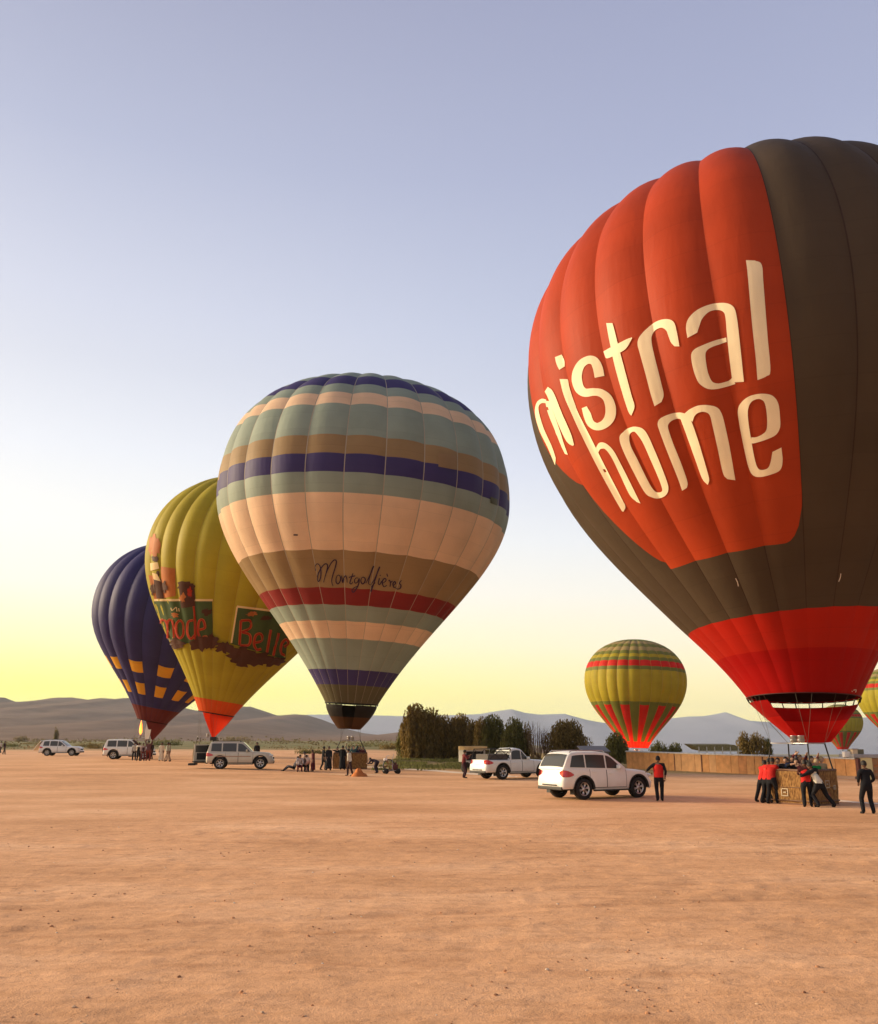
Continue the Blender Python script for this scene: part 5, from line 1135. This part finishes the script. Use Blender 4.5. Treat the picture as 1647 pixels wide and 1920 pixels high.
# silver off-roader with its back open
rz = R(9); L0 = 4.6
pl = place_car(412, 1442, rz, -L0 / 2 + .95)
tV, iv = car('parked_suv', 'silver-beige boxy off-roader with its rear door swung open, under the olive balloon', 'car', pl, rz, PS, L_=L0, W_=1.80, Hh=1.84, wb=2.7, ro=.95, wr=.41, belt=(1.16, 1.12), hood=1.02, gh='boxy', cabin=(0, .60), rearlean=.03, wins=[(-1.98, -1.28, .05, 0), (-1.20, -.28, 0, 0), (-.18, .66, 0, -.34)], doors=((1.30, 2.15), (2.15, 3.15)), rails_=2, group='vehicles parked on the field')
b = MB(); b.box((-.45, -.905, .86), (2.3, .012, .06)); b.build('side_stripe', mat('stripe_tan', (.36, .22, .15)), tV)
def swung_door(t, L_, ang, m, wide=.85, Hh=1.7, wheel_=True, side=1):
    M = Matrix.Rotation(ang, 3, 'Z'); o = Vector((-L_ / 2 - .02, side * .82, 0)); b = MB()
    b.box(o + M @ Vector((-wide / 2, 0, 1.02)), (wide, .07, 1.28), M=M); d = b.build('rear_door', m, t)
    b = MB(); b.box(o + M @ Vector((-wide / 2, -side * .045, 1.36)), (wide * .78, .02, .46), M=M); b.build('window', MGLASS, d)
    b = MB(); b.box(o + M @ Vector((-wide / 2, -side * .06, .85)), (wide * .6, .05, .44), M=M); b.build('door_lining', MTRIM, d)
swung_door(tV, L0, R(18), PS, 1.0, side=1)
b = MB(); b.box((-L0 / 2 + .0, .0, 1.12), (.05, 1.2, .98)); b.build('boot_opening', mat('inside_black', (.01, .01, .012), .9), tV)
b = MB(); b.box((-L0 / 2 - .5, .1, .50), (.85, 1.3, .06)); b.box((-L0 / 2 - .95, .1, .33), (.5, 1.2, .14), bev=.02); b.build('tow_platform', MTRIM, tV)
b = MB(); b.box((-1.95, .1, 2.05), (.45, .4, .26), bev=.04); b.tube([(-1.95, .1, 1.8), (-1.95, .1, 2.0)], .05, 6); b.build('roof_box', MTRIM, tV, True)
# white off-roader behind the group at the blue balloon
rz = R(7); L0 = 4.75
pl = place_car(212, 1424, rz, -L0 / 2 + 1.0)
tC, ic = car('parked_suv', 'white boxy off-roader with a spare wheel on its back, by the blue balloon', 'car', pl, rz, PW2, L_=L0, W_=1.85, Hh=1.88, wb=2.85, ro=1.0, wr=.42, belt=(1.16, 1.14), hood=1.06, gh='boxy', cabin=(0, .62), rearlean=.03, wins=[(-2.0, -1.15, .04, 0), (-1.05, -.15, 0, 0), (-.05, .8, 0, -.34)], doors=((1.4, 2.3), (2.3, 3.3)), rails_=0, spare=True, group='vehicles parked on the field')
# farthest car at the left
rz = R(4); L0 = 4.75
pl = place_car(88, 1417.5, rz, -L0 / 2 + 1.0)
tL, il = car('parked_suv', 'pale grey-white off-roader with its tailgate hanging open, farthest left of the cars', 'car', pl, rz, PW2, L_=L0, W_=1.8, Hh=1.80, wb=2.8, ro=1.0, wr=.40, belt=(1.12, 1.06), hood=.98, gh='suv', cabin=(0, .60), rearlean=.06, wins=[(-1.9, -1.2, .08, 0), (-1.1, -.25, 0, 0), (-.18, .66, 0, -.4)], doors=((1.3, 2.15), (2.15, 3.15)), rails_=2, group='vehicles parked on the field')
b = MB(); b.box((-L0 / 2 - .27, 0, 1.18), (.08, 1.5, 1.38), M=Matrix.Rotation(R(38), 3, 'Y')); b.build('tailgate', carpaint('paint_cream', (.80, .76, .60)), tL)
# ================================================================== PEOPLE
SKIN = mat('skin_brown', (.17, .085, .05), .55); SKIN2 = mat('skin_tan', (.42, .25, .17), .55)
CL = {}
def cloth(col):
    k = tuple(col)
    if k not in CL: CL[k] = mat('cloth_%d' % len(CL), col, .85, spec=.15, var=.12, vscale=6, bump=.5, bscale=7)
    return CL[k]
BLACK = (.012, .012, .015); NAVY = (.02, .028, .07); REDC = (.52, .022, .018); WHITE = (.66, .62, .52); GREY = (.20, .19, .18); GREEN = (.012, .20, .05); MAROON = (.10, .02, .025); KHAKI = (.35, .27, .16); PALE = (.60, .55, .48); TEAL = (.06, .12, .13); PINK = (.5, .22, .2); BLUE = (.05, .09, .25)
HAIR = mat('hair_black', (.015, .011, .009), .7); HAIRB = mat('hair_brown', (.09, .05, .03), .7); HAIRG = mat('hair_fair', (.33, .24, .14), .7)
def ik(a, c, l1, l2, pole):
    a, c = Vector(a), Vector(c); d = c - a; L_ = min(d.length, (l1 + l2) * .999); 
    if d.length > L_: c = a + d.normalized() * L_; d = c - a
    x = (l1 * l1 - l2 * l2 + L_ * L_) / (2 * L_); h = math.sqrt(max(0, l1 * l1 - x * x)); u = d.normalized(); p = Vector(pole) - u * Vector(pole).dot(u); p.normalize()
    return a + u * x + p * h, c
def person(label, loc, face, H=1.72, shirt=BLACK, pants=BLACK, sleeve=None, skin=SKIN, hair=HAIR, hands=None, feet=((-.13, 0), (.13, 0)), lean=0, hip=.0, hipy=0, headtilt=0, cap=None, long_sleeve=True, crop=False, group='people on the field', robe=False, side=0, look=0, fingers=False, hat=None, vest=None, bag=False):
    """face = heading the figure looks towards (deg from +X, counter-clockwise); hands = [(x, y, z)]*2 in body axes (x right, y forward), shoulders at 1.42 m of 1.72 m"""
    H *= .94; k = H / 1.72; t = thing('person', label, 'person', tuple(loc), R(face) - math.pi / 2, group)
    hz = .92 + hip; hc = Vector((0, hipy, hz)); ln = R(lean); sl = R(side)
    def up(d, x=0, y=0):   # point up the leaning spine
        v = Vector((x, y, d)); v = Matrix.Rotation(-ln, 3, 'X') @ v; return hc + Matrix.Rotation(sl, 3, 'Y') @ v
    spine, chest, neck = up(.18), up(.40), up(.56); hb = up(.60, 0, .015)
    sh = [up(.49, s * .195) for s in (-1, 1)]; hp = [hc + Vector((s * .105, 0, -.02)) for s in (-1, 1)]
    hands = hands or [(-.24, .04, -.58), (.24, .04, -.58)]      # relative to the shoulder centre
    sc_ = up(.49)
    V, E_, Rr, seg = [], [], [], []
    def add(p, r, par, sg):
        V.append(Vector(p)); Rr.append(r); seg.append(sg)
        if par is not None: E_.append((par, len(V) - 1))
        return len(V) - 1
    fat = 1.0
    r0 = add(hc, (.172, .135), None, 'pants'); s1 = add(spine, (.172, .130), r0, 'shirt'); s2 = add(chest, (.190, .138), s1, 'shirt'); s3 = add(up(.50), (.14, .10), s2, 'shirt'); n1 = add(neck, (.055, .055), s3, 'skin'); add(hb, (.05, .052), n1, 'skin')
    for i, s in enumerate((-1, 1)):
        hnd = sc_ + Vector(hands[i]); e, w = ik(sh[i], hnd, .29, .27, (s * .5, -.9, -.35))
        a = add(sh[i], (.082, .082), s3, 'sleeve'); b_ = add(sh[i].lerp(e, .5), (.068, .068), a, 'sleeve'); c = add(e, (.058, .058), b_, 'sleeve'); d = add(e.lerp(w, .55), (.050, .050), c, 'sleeve' if long_sleeve else 'skin'); f = add(w, (.027, .03), d, 'skin'); dr = (w - e).normalized(); g = add(w + dr * .08, (.022, .040), f, 'skin')
        if fingers:
            sd_ = dr.cross(Vector((0, 0, 1)));  sd_ = sd_.normalized() if sd_.length > .1 else Vector((0, 1, 0))
            t.setdefault if False else None
            FING.append((t, w + dr * .07, dr, sd_))
    if not crop:
        for i, s in enumerate((-1, 1)):
            ft = Vector((feet[i][0], feet[i][1], .07 + (feet[i][2] if len(feet[i]) > 2 else 0))); kn, an_ = ik(hp[i], ft, .44, .43, (s * .08, 1, .1))
            a = add(hp[i] + Vector((0, 0, -.05)), (.112, .118), r0, 'pants'); b_ = add(hp[i].lerp(kn, .55), (.100, .104), a, 'pants'); c = add(kn, (.080, .084), b_, 'pants'); d = add(kn.lerp(an_, .4), (.076, .080), c, 'pants'); e = add(an_, (.068, .072), d, 'pants')
            f = add(an_ + Vector((s * .01, .03, -.035)), (.05, .045), e, 'shoe'); add(an_ + Vector((s * .03, .19, -.04)), (.046, .032), f, 'shoe')
    me = bpy.data.meshes.new('body'); me.from_pydata([tuple(v) for v in V], E_, []); o = bpy.data.objects.new('body', me); COL.objects.link(o)
    md = o.modifiers.new('skin', 'SKIN'); md.use_smooth_shade = True; 
    for i, sv in enumerate(me.skin_vertices[0].data): sv.radius = Rr[i]; sv.use_root = (i == 0)
    sb = o.modifiers.new('sub', 'SUBSURF'); sb.levels = 1; sb.render_levels = 1
    dg = bpy.context.evaluated_depsgraph_get(); dg.update(); m2 = bpy.data.meshes.new_from_object(o.evaluated_get(dg)); o.modifiers.clear(); o.data = m2; bpy.data.meshes.remove(me)
    mats = {'shirt': cloth(shirt), 'sleeve': cloth(sleeve or shirt), 'pants': cloth(pants), 'skin': skin, 'shoe': cloth((.02, .018, .018))}; ks = list(mats); m2.materials.clear()
    for q in ks: m2.materials.append(mats[q])
    mid = [((V[a] + V[b_]) / 2, V[a], V[b_], seg[b_]) for a, b_ in E_]
    for p in m2.polygons:
        c = p.center; best, bd = 'shirt', 9
        for _, a, b_, sg in mid:
            ab = b_ - a; tt = max(0, min(1, (c - a).dot(ab) / max(ab.length_squared, 1e-9))); d = (a + ab * tt - c).length
            if d < bd: bd, best = d, sg
        if best == 'pants' and (c - hc).z > .03 and abs(c.x) < .2: best = 'shirt'
        p.material_index = ks.index(best)
    # head joined to the same mesh: skull, jaw, nose, ears
    b = MB(); ht = R(headtilt) + ln * .45; MH_ = Matrix.Rotation(R(look), 3, 'Z') @ Matrix.Rotation(-ht, 3, 'X'); hcn = hb + MH_ @ Vector((0, .015, .115)); si = ks.index('skin')
    b.ball(hcn, (.086, .103, .118), 12, 9, si, MH_); b.ball(hcn + MH_ @ Vector((0, .03, -.065)), (.052, .06, .055), 10, 6, si, MH_); b.ball(hcn + MH_ @ Vector((0, .105, -.015)), (.013, .022, .026), 6, 5, si, MH_)
    for s in (-1, 1): b.ball(hcn + MH_ @ Vector((s * .078, -.005, -.01)), (.012, .02, .03), 6, 5, si, MH_)
    for s in (-1, 1): b.ball(hcn + MH_ @ Vector((s * .03, .088, .015)), (.012, .01, .007), 6, 4, ks.index('shoe'), MH_)
    b.ball(hcn + MH_ @ Vector((0, .092, -.055)), (.024, .008, .006), 6, 4, ks.index('shoe'), MH_)
    for (tt, w, dr, sd_) in [f for f in FING if f[0] is t]:
        for q in range(4): 
            p0 = w + sd_ * (.024 - .016 * q) + dr * .03; l_ = (.055, .068, .064, .048)[q]; b.tube([p0, p0 + dr * l_ * .6, p0 + dr * l_ + Vector((0, 0, -.012))], [.0095, .009, .007], 5, si)
        p0 = w - dr * .02 + sd_ * .028; b.tube([p0, p0 + sd_ * .03 + dr * .03, p0 + sd_ * .035 + dr * .06], [.011, .010, .008], 5, si)
    bm = bmesh.new(); bm.from_mesh(m2); vv = [bm.verts.new(v) for v in b.v]
    for f, mi in zip(b.f, b.m):
        try: nf = bm.faces.new([vv[i] for i in f]); nf.material_index = mi; nf.smooth = True
        except ValueError: pass
    bm.to_mesh(m2); bm.free(); o.parent = t; o.scale = (k, k, k)
    b = MB()
    def cp(c0, c1, r_, z_):
        for i in range(7):
            pass
    n, mm = 14, 6; vs, fs = [], []
    for i in range(mm + 1):
        ph = math.pi * .62 * i / mm
        for j in range(n):
            th = 2 * math.pi * j / n; fr_ = 1.0 if i < mm else 1; y_ = math.sin(th); cut = 1 - .42 * max(0, y_) * (i / mm) ** 1.2
            v = Vector((.094 * math.sin(ph * cut) * math.cos(th), .111 * math.sin(ph * cut) * y_, .127 * math.cos(ph * cut) + .004)); vs.append(hcn + MH_ @ v)
    for i in range(mm):
        for j in range(n): fs.append((i * n + j, (i + 1) * n + j, (i + 1) * n + (j + 1) % n, i * n + (j + 1) % n))
    hm_ = hair if cap is None else cloth(cap)
    c_ = mk('hair' if cap is None else 'cap', vs, fs, hm_, t, smoothf=True); c_.scale = (k, k, k)
    if cap is not None:
        b = MB(); b.ball(hcn + MH_ @ Vector((0, .13, .045)), (.06, .06, .008), 10, 5, 0, MH_); q = b.build('cap_peak', hm_, c_, True)
    if robe:
        b = MB(); pr = [(.17, .52), (.165, .30), (.19, 0), (.24, -.45), (.27, -.80)]
        b.lathe([(r_, z) for r_, z in pr], 16, c=tuple(hc)); b.v = [(v[0], (v[1] - hc.y) * .72 + hc.y, v[2]) for v in b.v]; q = b.build('robe', cloth(shirt), t, True); q.scale = (k, k, k)
    if vest is not None:
        b = MB(); vs, fs = [], []
        for j, (d, rx, ry) in enumerate(((.0, .195, .155), (.14, .192, .150), (.28, .205, .156), (.40, .212, .158), (.50, .165, .125))):
            for i in range(16): th = 2 * math.pi * i / 16; vs.append(up(d, rx * math.cos(th), ry * math.sin(th)))
        for j in range(4):
            for i in range(16): fs.append((j * 16 + i, j * 16 + (i + 1) % 16, (j + 1) * 16 + (i + 1) % 16, (j + 1) * 16 + i))
        q = mk('vest', vs, fs, cloth(vest), t, smoothf=True); q.scale = (k, k, k)
    return t
FING = []
def P_(px, py): g = G(px, py); return g
GA = 'crew around the red balloon basket'; GB = 'passengers in the red balloon basket'; GE_ = 'people at the striped balloon basket'; GL = 'people at the blue balloon'
# man resting a hand on the bonnet of the nearest car (seen from behind)
g = P_(1238, 1502)
person('man in a red vest and black cap, one hand on the white car bonnet', g, 78, 1.74, BLACK, BLACK, cap=BLACK, vest=REDC, hands=[(-.46, .18, -.26), (.24, -.02, -.50)], feet=((-.08, 0), (.09, .02)), fingers=True, group=None)
# crew at the basket
bx = Vector(BA.base)
def crew(lb, px, py, **kw): return person(lb, P_(px, py), kw.pop('face', 60), **kw)
crew('leftmost of three red-shirted men leaning on the end of the big basket', 1432, 1504, face=20, H=1.62, shirt=REDC, lean=16, hands=[(-.16, .42, -.2), (.16, .42, -.25)], feet=((-.10, -.30), (.12, -.05)), fingers=True, group=GA)
crew('middle of three red-shirted men leaning on the end of the big basket', 1441, 1506, face=25, H=1.70, shirt=REDC, lean=15, hands=[(-.16, .42, -.2), (.16, .42, -.25)], feet=((-.12, -.22), (.12, .05)), group=GA)
crew('nearest to the wicker of three red-shirted men leaning on the basket end', 1450, 1507, face=40, H=1.72, shirt=(.36, .015, .012), lean=14, hands=[(-.16, .40, -.2), (.16, .40, -.25)], feet=((-.12, -.18), (.12, .1)), group=GA)
crew('man in a red shirt with dark sleeve pushing at the near side of the basket', 1516, 1513, face=70, H=1.66, shirt=REDC, sleeve=(.05, .01, .012), lean=10, hands=[(-.12, .42, -.12), (.2, .42, -.15)], feet=((-.12, -.18), (.12, .0)), group=GA)
crew('man in a cream and black top leaning on the basket with braced legs', 1541, 1514, face=110, H=1.74, shirt=WHITE, sleeve=BLACK, lean=20, hip=-.10, side=-16, hands=[(-.3, .30, -.08), (.26, .38, -.05)], feet=((-.10, .0), (.48, -.15)), fingers=True, group=GA)
person('man all in black standing apart at the right edge with his back turned', P_(1630, 1526), 88, 1.70, BLACK, BLACK, hands=[(-.16, .22, -.42), (.20, .20, -.42)], feet=((-.17, 0), (.17, 0)), fingers=True, group=None)
# passengers inside
Mb = Matrix.Rotation(BASK_RZ, 3, 'Z')
def inb(lb, u, v, face, H, shirt, hands, **kw):
    p = bx + Mb @ Vector((u, v, .07)); return person(lb, p, face, H, shirt, BLACK, hands=hands, group=GB, crop=False, **kw)
dn_ = [(-.26, .08, -.45), (.26, .08, -.45)]; upL = [(-.22, .2, .42), (.24, .06, -.4)]; upB = [(-.2, .22, .40), (.2, .22, .42)]; ph = [(-.10, .34, .10), (.12, .34, .12)]
PASS = [('dark-haired passenger in a grey patterned top at the left end inside the basket', -.72, -.45, -120, 1.62, GREY, dn_, SKIN2, HAIR),
 ('passenger in a white top beside the left corner pole inside the basket', -.62, .05, -100, 1.60, WHITE, ph, SKIN2, HAIRB),
 ('passenger in a black jacket behind the rim, second pole from the left', -.32, -.5, -110, 1.66, BLACK, dn_, SKIN2, HAIR),
 ('passenger in a navy jacket with one arm raised to the burner frame', -.12, -.35, -90, 1.72, NAVY, [(-.16, .1, .46), (.26, .1, -.4)], SKIN2, HAIR),
 ('passenger with bare forearms raised over the middle of the basket', .08, -.1, -80, 1.74, MAROON, upB, SKIN2, HAIRB),
 ('passenger in dark clothes behind the red-shirted pusher', .22, -.55, -110, 1.62, BLACK, ph, SKIN2, HAIR),
 ('passenger with a pale scarf and maroon top near the right corner of the basket', .48, -.45, -100, 1.58, MAROON, dn_, SKIN2, HAIRB),
 ('passenger in a patterned pink-brown top reaching up at the back of the basket', .45, .15, -80, 1.70, PINK, upL, SKIN2, HAIR),
 ('passenger in black bending over the rim above the printed marks', .70, -.52, -70, 1.56, BLACK, dn_, SKIN, HAIR),
 ('passenger in a bright green shirt at the right end of the basket', .80, -.05, -60, 1.60, GREEN, dn_, SKIN2, HAIRG),
 ('passenger with a beige hat-like fringe at the back corner of the basket', .72, .45, -75, 1.68, KHAKI, dn_, SKIN2, HAIRG)]
for lb, u, v, f, H, sh_, hd, sk, hr in PASS: inb(lb, u * BSX, v * BSY, f, H, sh_, hd, skin=sk, hair=hr)
# around the striped balloon
person('tall person in black at the left corner of the striped balloon basket', P_(606, 1444), 20, 1.72, BLACK, BLACK, feet=((-.13, -.2), (.12, .1)), group=GE_)
person('person in a long dark coat second from the left at the small basket', P_(616, 1444.5), -70, 1.74, (.02, .02, .025), BLACK, robe=True, group=GE_)
person('person in a very dark long coat standing before the middle of the small basket', P_(642, 1443.5), 80, 1.80, BLACK, BLACK, robe=True, group=GE_)
person('person in a cream shirt and dark trousers striding before the small basket', P_(656, 1455), 170, 1.72, WHITE, (.04, .02, .02), sleeve=WHITE, feet=((-.15, -.26), (.14, .18)), lean=8, group=GE_)
person('person in dark clothes bending over beside the fan cart', P_(708, 1450), 150, 1.62, (.03, .022, .035), (.03, .022, .035), lean=82, hip=-.04, hands=[(-.14, .42, -.25), (.14, .42, -.25)], feet=((-.16, -.05), (.16, .08)), group=GE_)
Me = Matrix.Rotation(R(6), 3, 'Z')
for i, (lb, u, v, sh_, hd) in enumerate([('passenger in dark clothes at the left end of the small basket', -.95, -.4, BLACK, ph), ('passenger in a pale top left of centre in the small basket', -.55, -.3, PALE, dn_), ('passenger in grey in the small basket, arms raised', -.1, .1, GREY, upB), ('passenger in teal at the centre of the small basket', .25, -.35, TEAL, upL), ('passenger in navy right of centre in the small basket', .6, -.3, NAVY, dn_), ('passenger in plum at the right end of the small basket', .95, -.35, MAROON, dn_), ('passenger in black at the back right of the small basket', .75, .35, BLACK, ph)]):
    person(lb, Vector(BE.base) + Me @ Vector((u, v, .07)), -90 + i * 9 - 25, 1.62 + .03 * (i % 4), sh_, BLACK, hands=hd, skin=SKIN2, group='passengers in the striped balloon basket')
# group crouching left of the small basket
sitf = ((-.14, .42), (.14, .40))
person('person on the far left of the seated group, leaning back with legs out', P_(551, 1446), 200, 1.66, GREY, (.05, .045, .05), hip=-.62, lean=-28, hands=[(-.3, -.28, -.48), (.3, -.28, -.48)], feet=((-.12, .78), (.14, .74)), group='people resting on the ground')
person('person in a pale lilac top crouching in the seated group', P_(562, 1447), -80, 1.64, (.42, .36, .36), MAROON, hip=-.45, lean=22, hands=[(-.2, .35, -.4), (.2, .35, -.4)], feet=sitf, group='people resting on the ground')
person('person in dark clothes crouching in the middle of the seated group', P_(571, 1447), -60, 1.6, (.16, .12, .11), BLACK, hip=-.42, lean=28, hands=[(-.15, .35, -.4), (.2, .35, -.4)], feet=sitf, group='people resting on the ground')
person('person in a pale scarf and top bent forward beside the maroon one', P_(579, 1447.5), 150, 1.66, (.58, .44, .36), (.45, .25, .2), hip=-.15, lean=38, hands=[(-.15, .3, -.4), (.15, .3, -.4)], feet=((-.13, .05), (.13, .1)), group='people resting on the ground')
person('person in a long maroon robe at the right of the seated group', P_(587, 1446.5), 200, 1.5, MAROON, MAROON, robe=True, lean=4, group='people resting on the ground')
# group at the blue balloon
person('person in a pale top and black skirt, leftmost of the blue balloon group', P_(251, 1426), -80, 1.68, (.40, .38, .34), BLACK, group=GL, sleeve=(.40, .38, .34))
person('person in black with white sleeves, second in the group by the blue balloon', P_(259, 1427), 90, 1.70, BLACK, BLACK, sleeve=WHITE, group=GL)
person('person in a dark striped jacket, third in the group by the blue balloon', P_(267, 1427), -60, 1.66, (.06, .04, .05), (.12, .03, .03), sleeve=(.45, .35, .33), group=GL)
person('tallest person with arms up to the burner, in plum, by the blue balloon', P_(277, 1427), 100, 1.86, (.12, .06, .07), (.18, .04, .03), hands=[(-.2, .12, .45), (.2, .14, .42)], group=GL)
person('person in dark clothes behind the tallest one by the blue balloon', P_(284, 1424), 160, 1.74, (.035, .02, .02), (.10, .025, .02), group=GL)
person('person in a cream robe standing apart right of the blue balloon group', P_(302, 1427), -90, 1.70, (.62, .54, .42), (.62, .54, .42), robe=True, group=GL)
person('person in pale grey-green walking right of the cream robe', P_(312, 1428), 10, 1.72, (.36, .37, .30), (.42, .33, .24), feet=((-.12, -.25), (.12, .25)), lean=5, group=GL)
person('person in pale green at the right end of the blue balloon group', P_(317, 1427), -160, 1.68, (.30, .32, .25), (.32, .24, .18), feet=((-.12, -.15), (.12, .2)), group=GL)
person('person in dark clothes walking near the left edge of the field', P_(7, 1414.5), 0, 1.74, (.05, .03, .035), (.04, .03, .03), feet=((-.10, -.22), (.10, .2)), group=None)
person('person in a pale top cut off by the left edge of the field', P_(1, 1412), 180, 1.70, (.48, .46, .42), (.08, .08, .1), group=None)
# man at the pickup, dark figure behind the silver car
person('man in a dark wine-red shirt reaching to the trailer behind the pickup', P_(870, 1459), 15, 1.74, (.13, .022, .025), (.03, .012, .02), hands=[(-.1, .45, .02), (.2, .3, -.1)], lean=4, group=None)
person('person in black half hidden behind the bonnet of the silver off-roader', P_(481, 1430), -90, 1.80, BLACK, BLACK, group=None)
# ================================================================== FAN CART, CLOTH HEAP
g = P_(733, 1451); t = thing('fan_cart', 'small dark inflation fan on a wheeled frame beside the bending person', 'fan cart', tuple(g), R(15))
b = MB(); b.lathe([(.34, -.12), (.40, -.10), (.40, .12), (.34, .12), (.34, -.12)], 20, c=(-.15, 0, .55), axis='Y'); b.build('fan_ring', MTRIM, t, True)
for i in range(4):
    b = MB(); a = i * math.pi / 2 + .4; b.add([Vector((-.15, 0, .55)) + Vector((math.cos(a) * r_ + math.cos(a + 1.57) * w, d, math.sin(a) * r_ + math.sin(a + 1.57) * w)) for r_, w, d in ((.05, -.03, -.02), (.33, -.07, -.04), (.33, .07, .04), (.05, .03, .02))], [(0, 1, 2, 3)]); b.build('blade', mat('blade_wood', (.30, .16, .07), .5), t)
b = MB(); b.box((.28, 0, .42), (.36, .34, .34), bev=.03); b.box((.28, 0, .66), (.2, .2, .14), bev=.02); b.build('engine', mat('engine_dark', (.09, .02, .02), .6), t)
b = MB(); b.tube([(-.5, -.2, .2), (.5, -.2, .2), (.5, .2, .2), (-.5, .2, .2), (-.5, -.2, .2)], .022, 6, cap=False); b.tube([(-.35, 0, .9), (-.28, 0, 1.15), (-.1, 0, 1.2)], .02, 6); b.tube([(.1, -.2, .2), (.05, -.2, .95), (.2, 0, 1.3)], .016, 5); b.build('frame', MZINC, t, True)
for sx in (-.35, .45):
    for sy in (-.26, .26):
        b = MB(); b.lathe([(.04, -.04), (.15, -.045), (.17, 0), (.15, .045), (.04, .04)], 14, c=(sx, sy, .17), axis='Y'); b.build('wheel', MTYRE, t, True)
b = MB(); b.box((-.38, -.05, .93), (.22, .2, .14), bev=.03); b.build('fuel_can', mat('white_plastic', (.80, .76, .74), .5), t)
g = P_(671, 1456); t = thing('cloth_heap', 'orange-brown heap of cloth on the ground in front of the small basket', 'cloth heap', tuple(g)); vs, fs = [], []; rg = np.random.default_rng(2)
for i in range(9):
    for j in range(20):
        a = 2 * math.pi * j / 20; q = i / 8; rad = 1 + .16 * math.sin(3 * a + 1) + .1 * math.sin(7 * a); z = .42 * (1 - q ** 1.6) * (1 + .25 * math.sin(a * 2 + i)) + (.02 * math.sin(9 * a) if i < 8 else -.02)
        vs.append((.48 * q * rad * math.cos(a) + .05, .38 * q * rad * math.sin(a), max(z, -.02)))
for i in range(8):
    for j in range(20): fs.append((i * 20 + j, (i + 1) * 20 + j, (i + 1) * 20 + (j + 1) % 20, i * 20 + (j + 1) % 20))
mk('folded_cloth', vs, fs, cloth((.48, .16, .05)), t, smoothf=True)
# ================================================================== HAZE
b = MB(); b.box((0, 3600, 90), (19600, 11200, 520)); o = b.build('haze', []); o['kind'] = 'stuff'
hm = bpy.data.materials.new('haze_air'); hm.use_nodes = True; hn = hm.node_tree; hn.nodes.remove(hn.nodes['Principled BSDF'])
pv = hn.nodes.new('ShaderNodeVolumePrincipled'); pv.inputs['Color'].default_value = (.82, .90, 1, 1); pv.inputs['Density'].default_value = 7e-5; pv.inputs['Anisotropy'].default_value = .2
hn.links.new(pv.outputs[0], hn.nodes['Material Output'].inputs['Volume']); o.data.materials.append(hm)
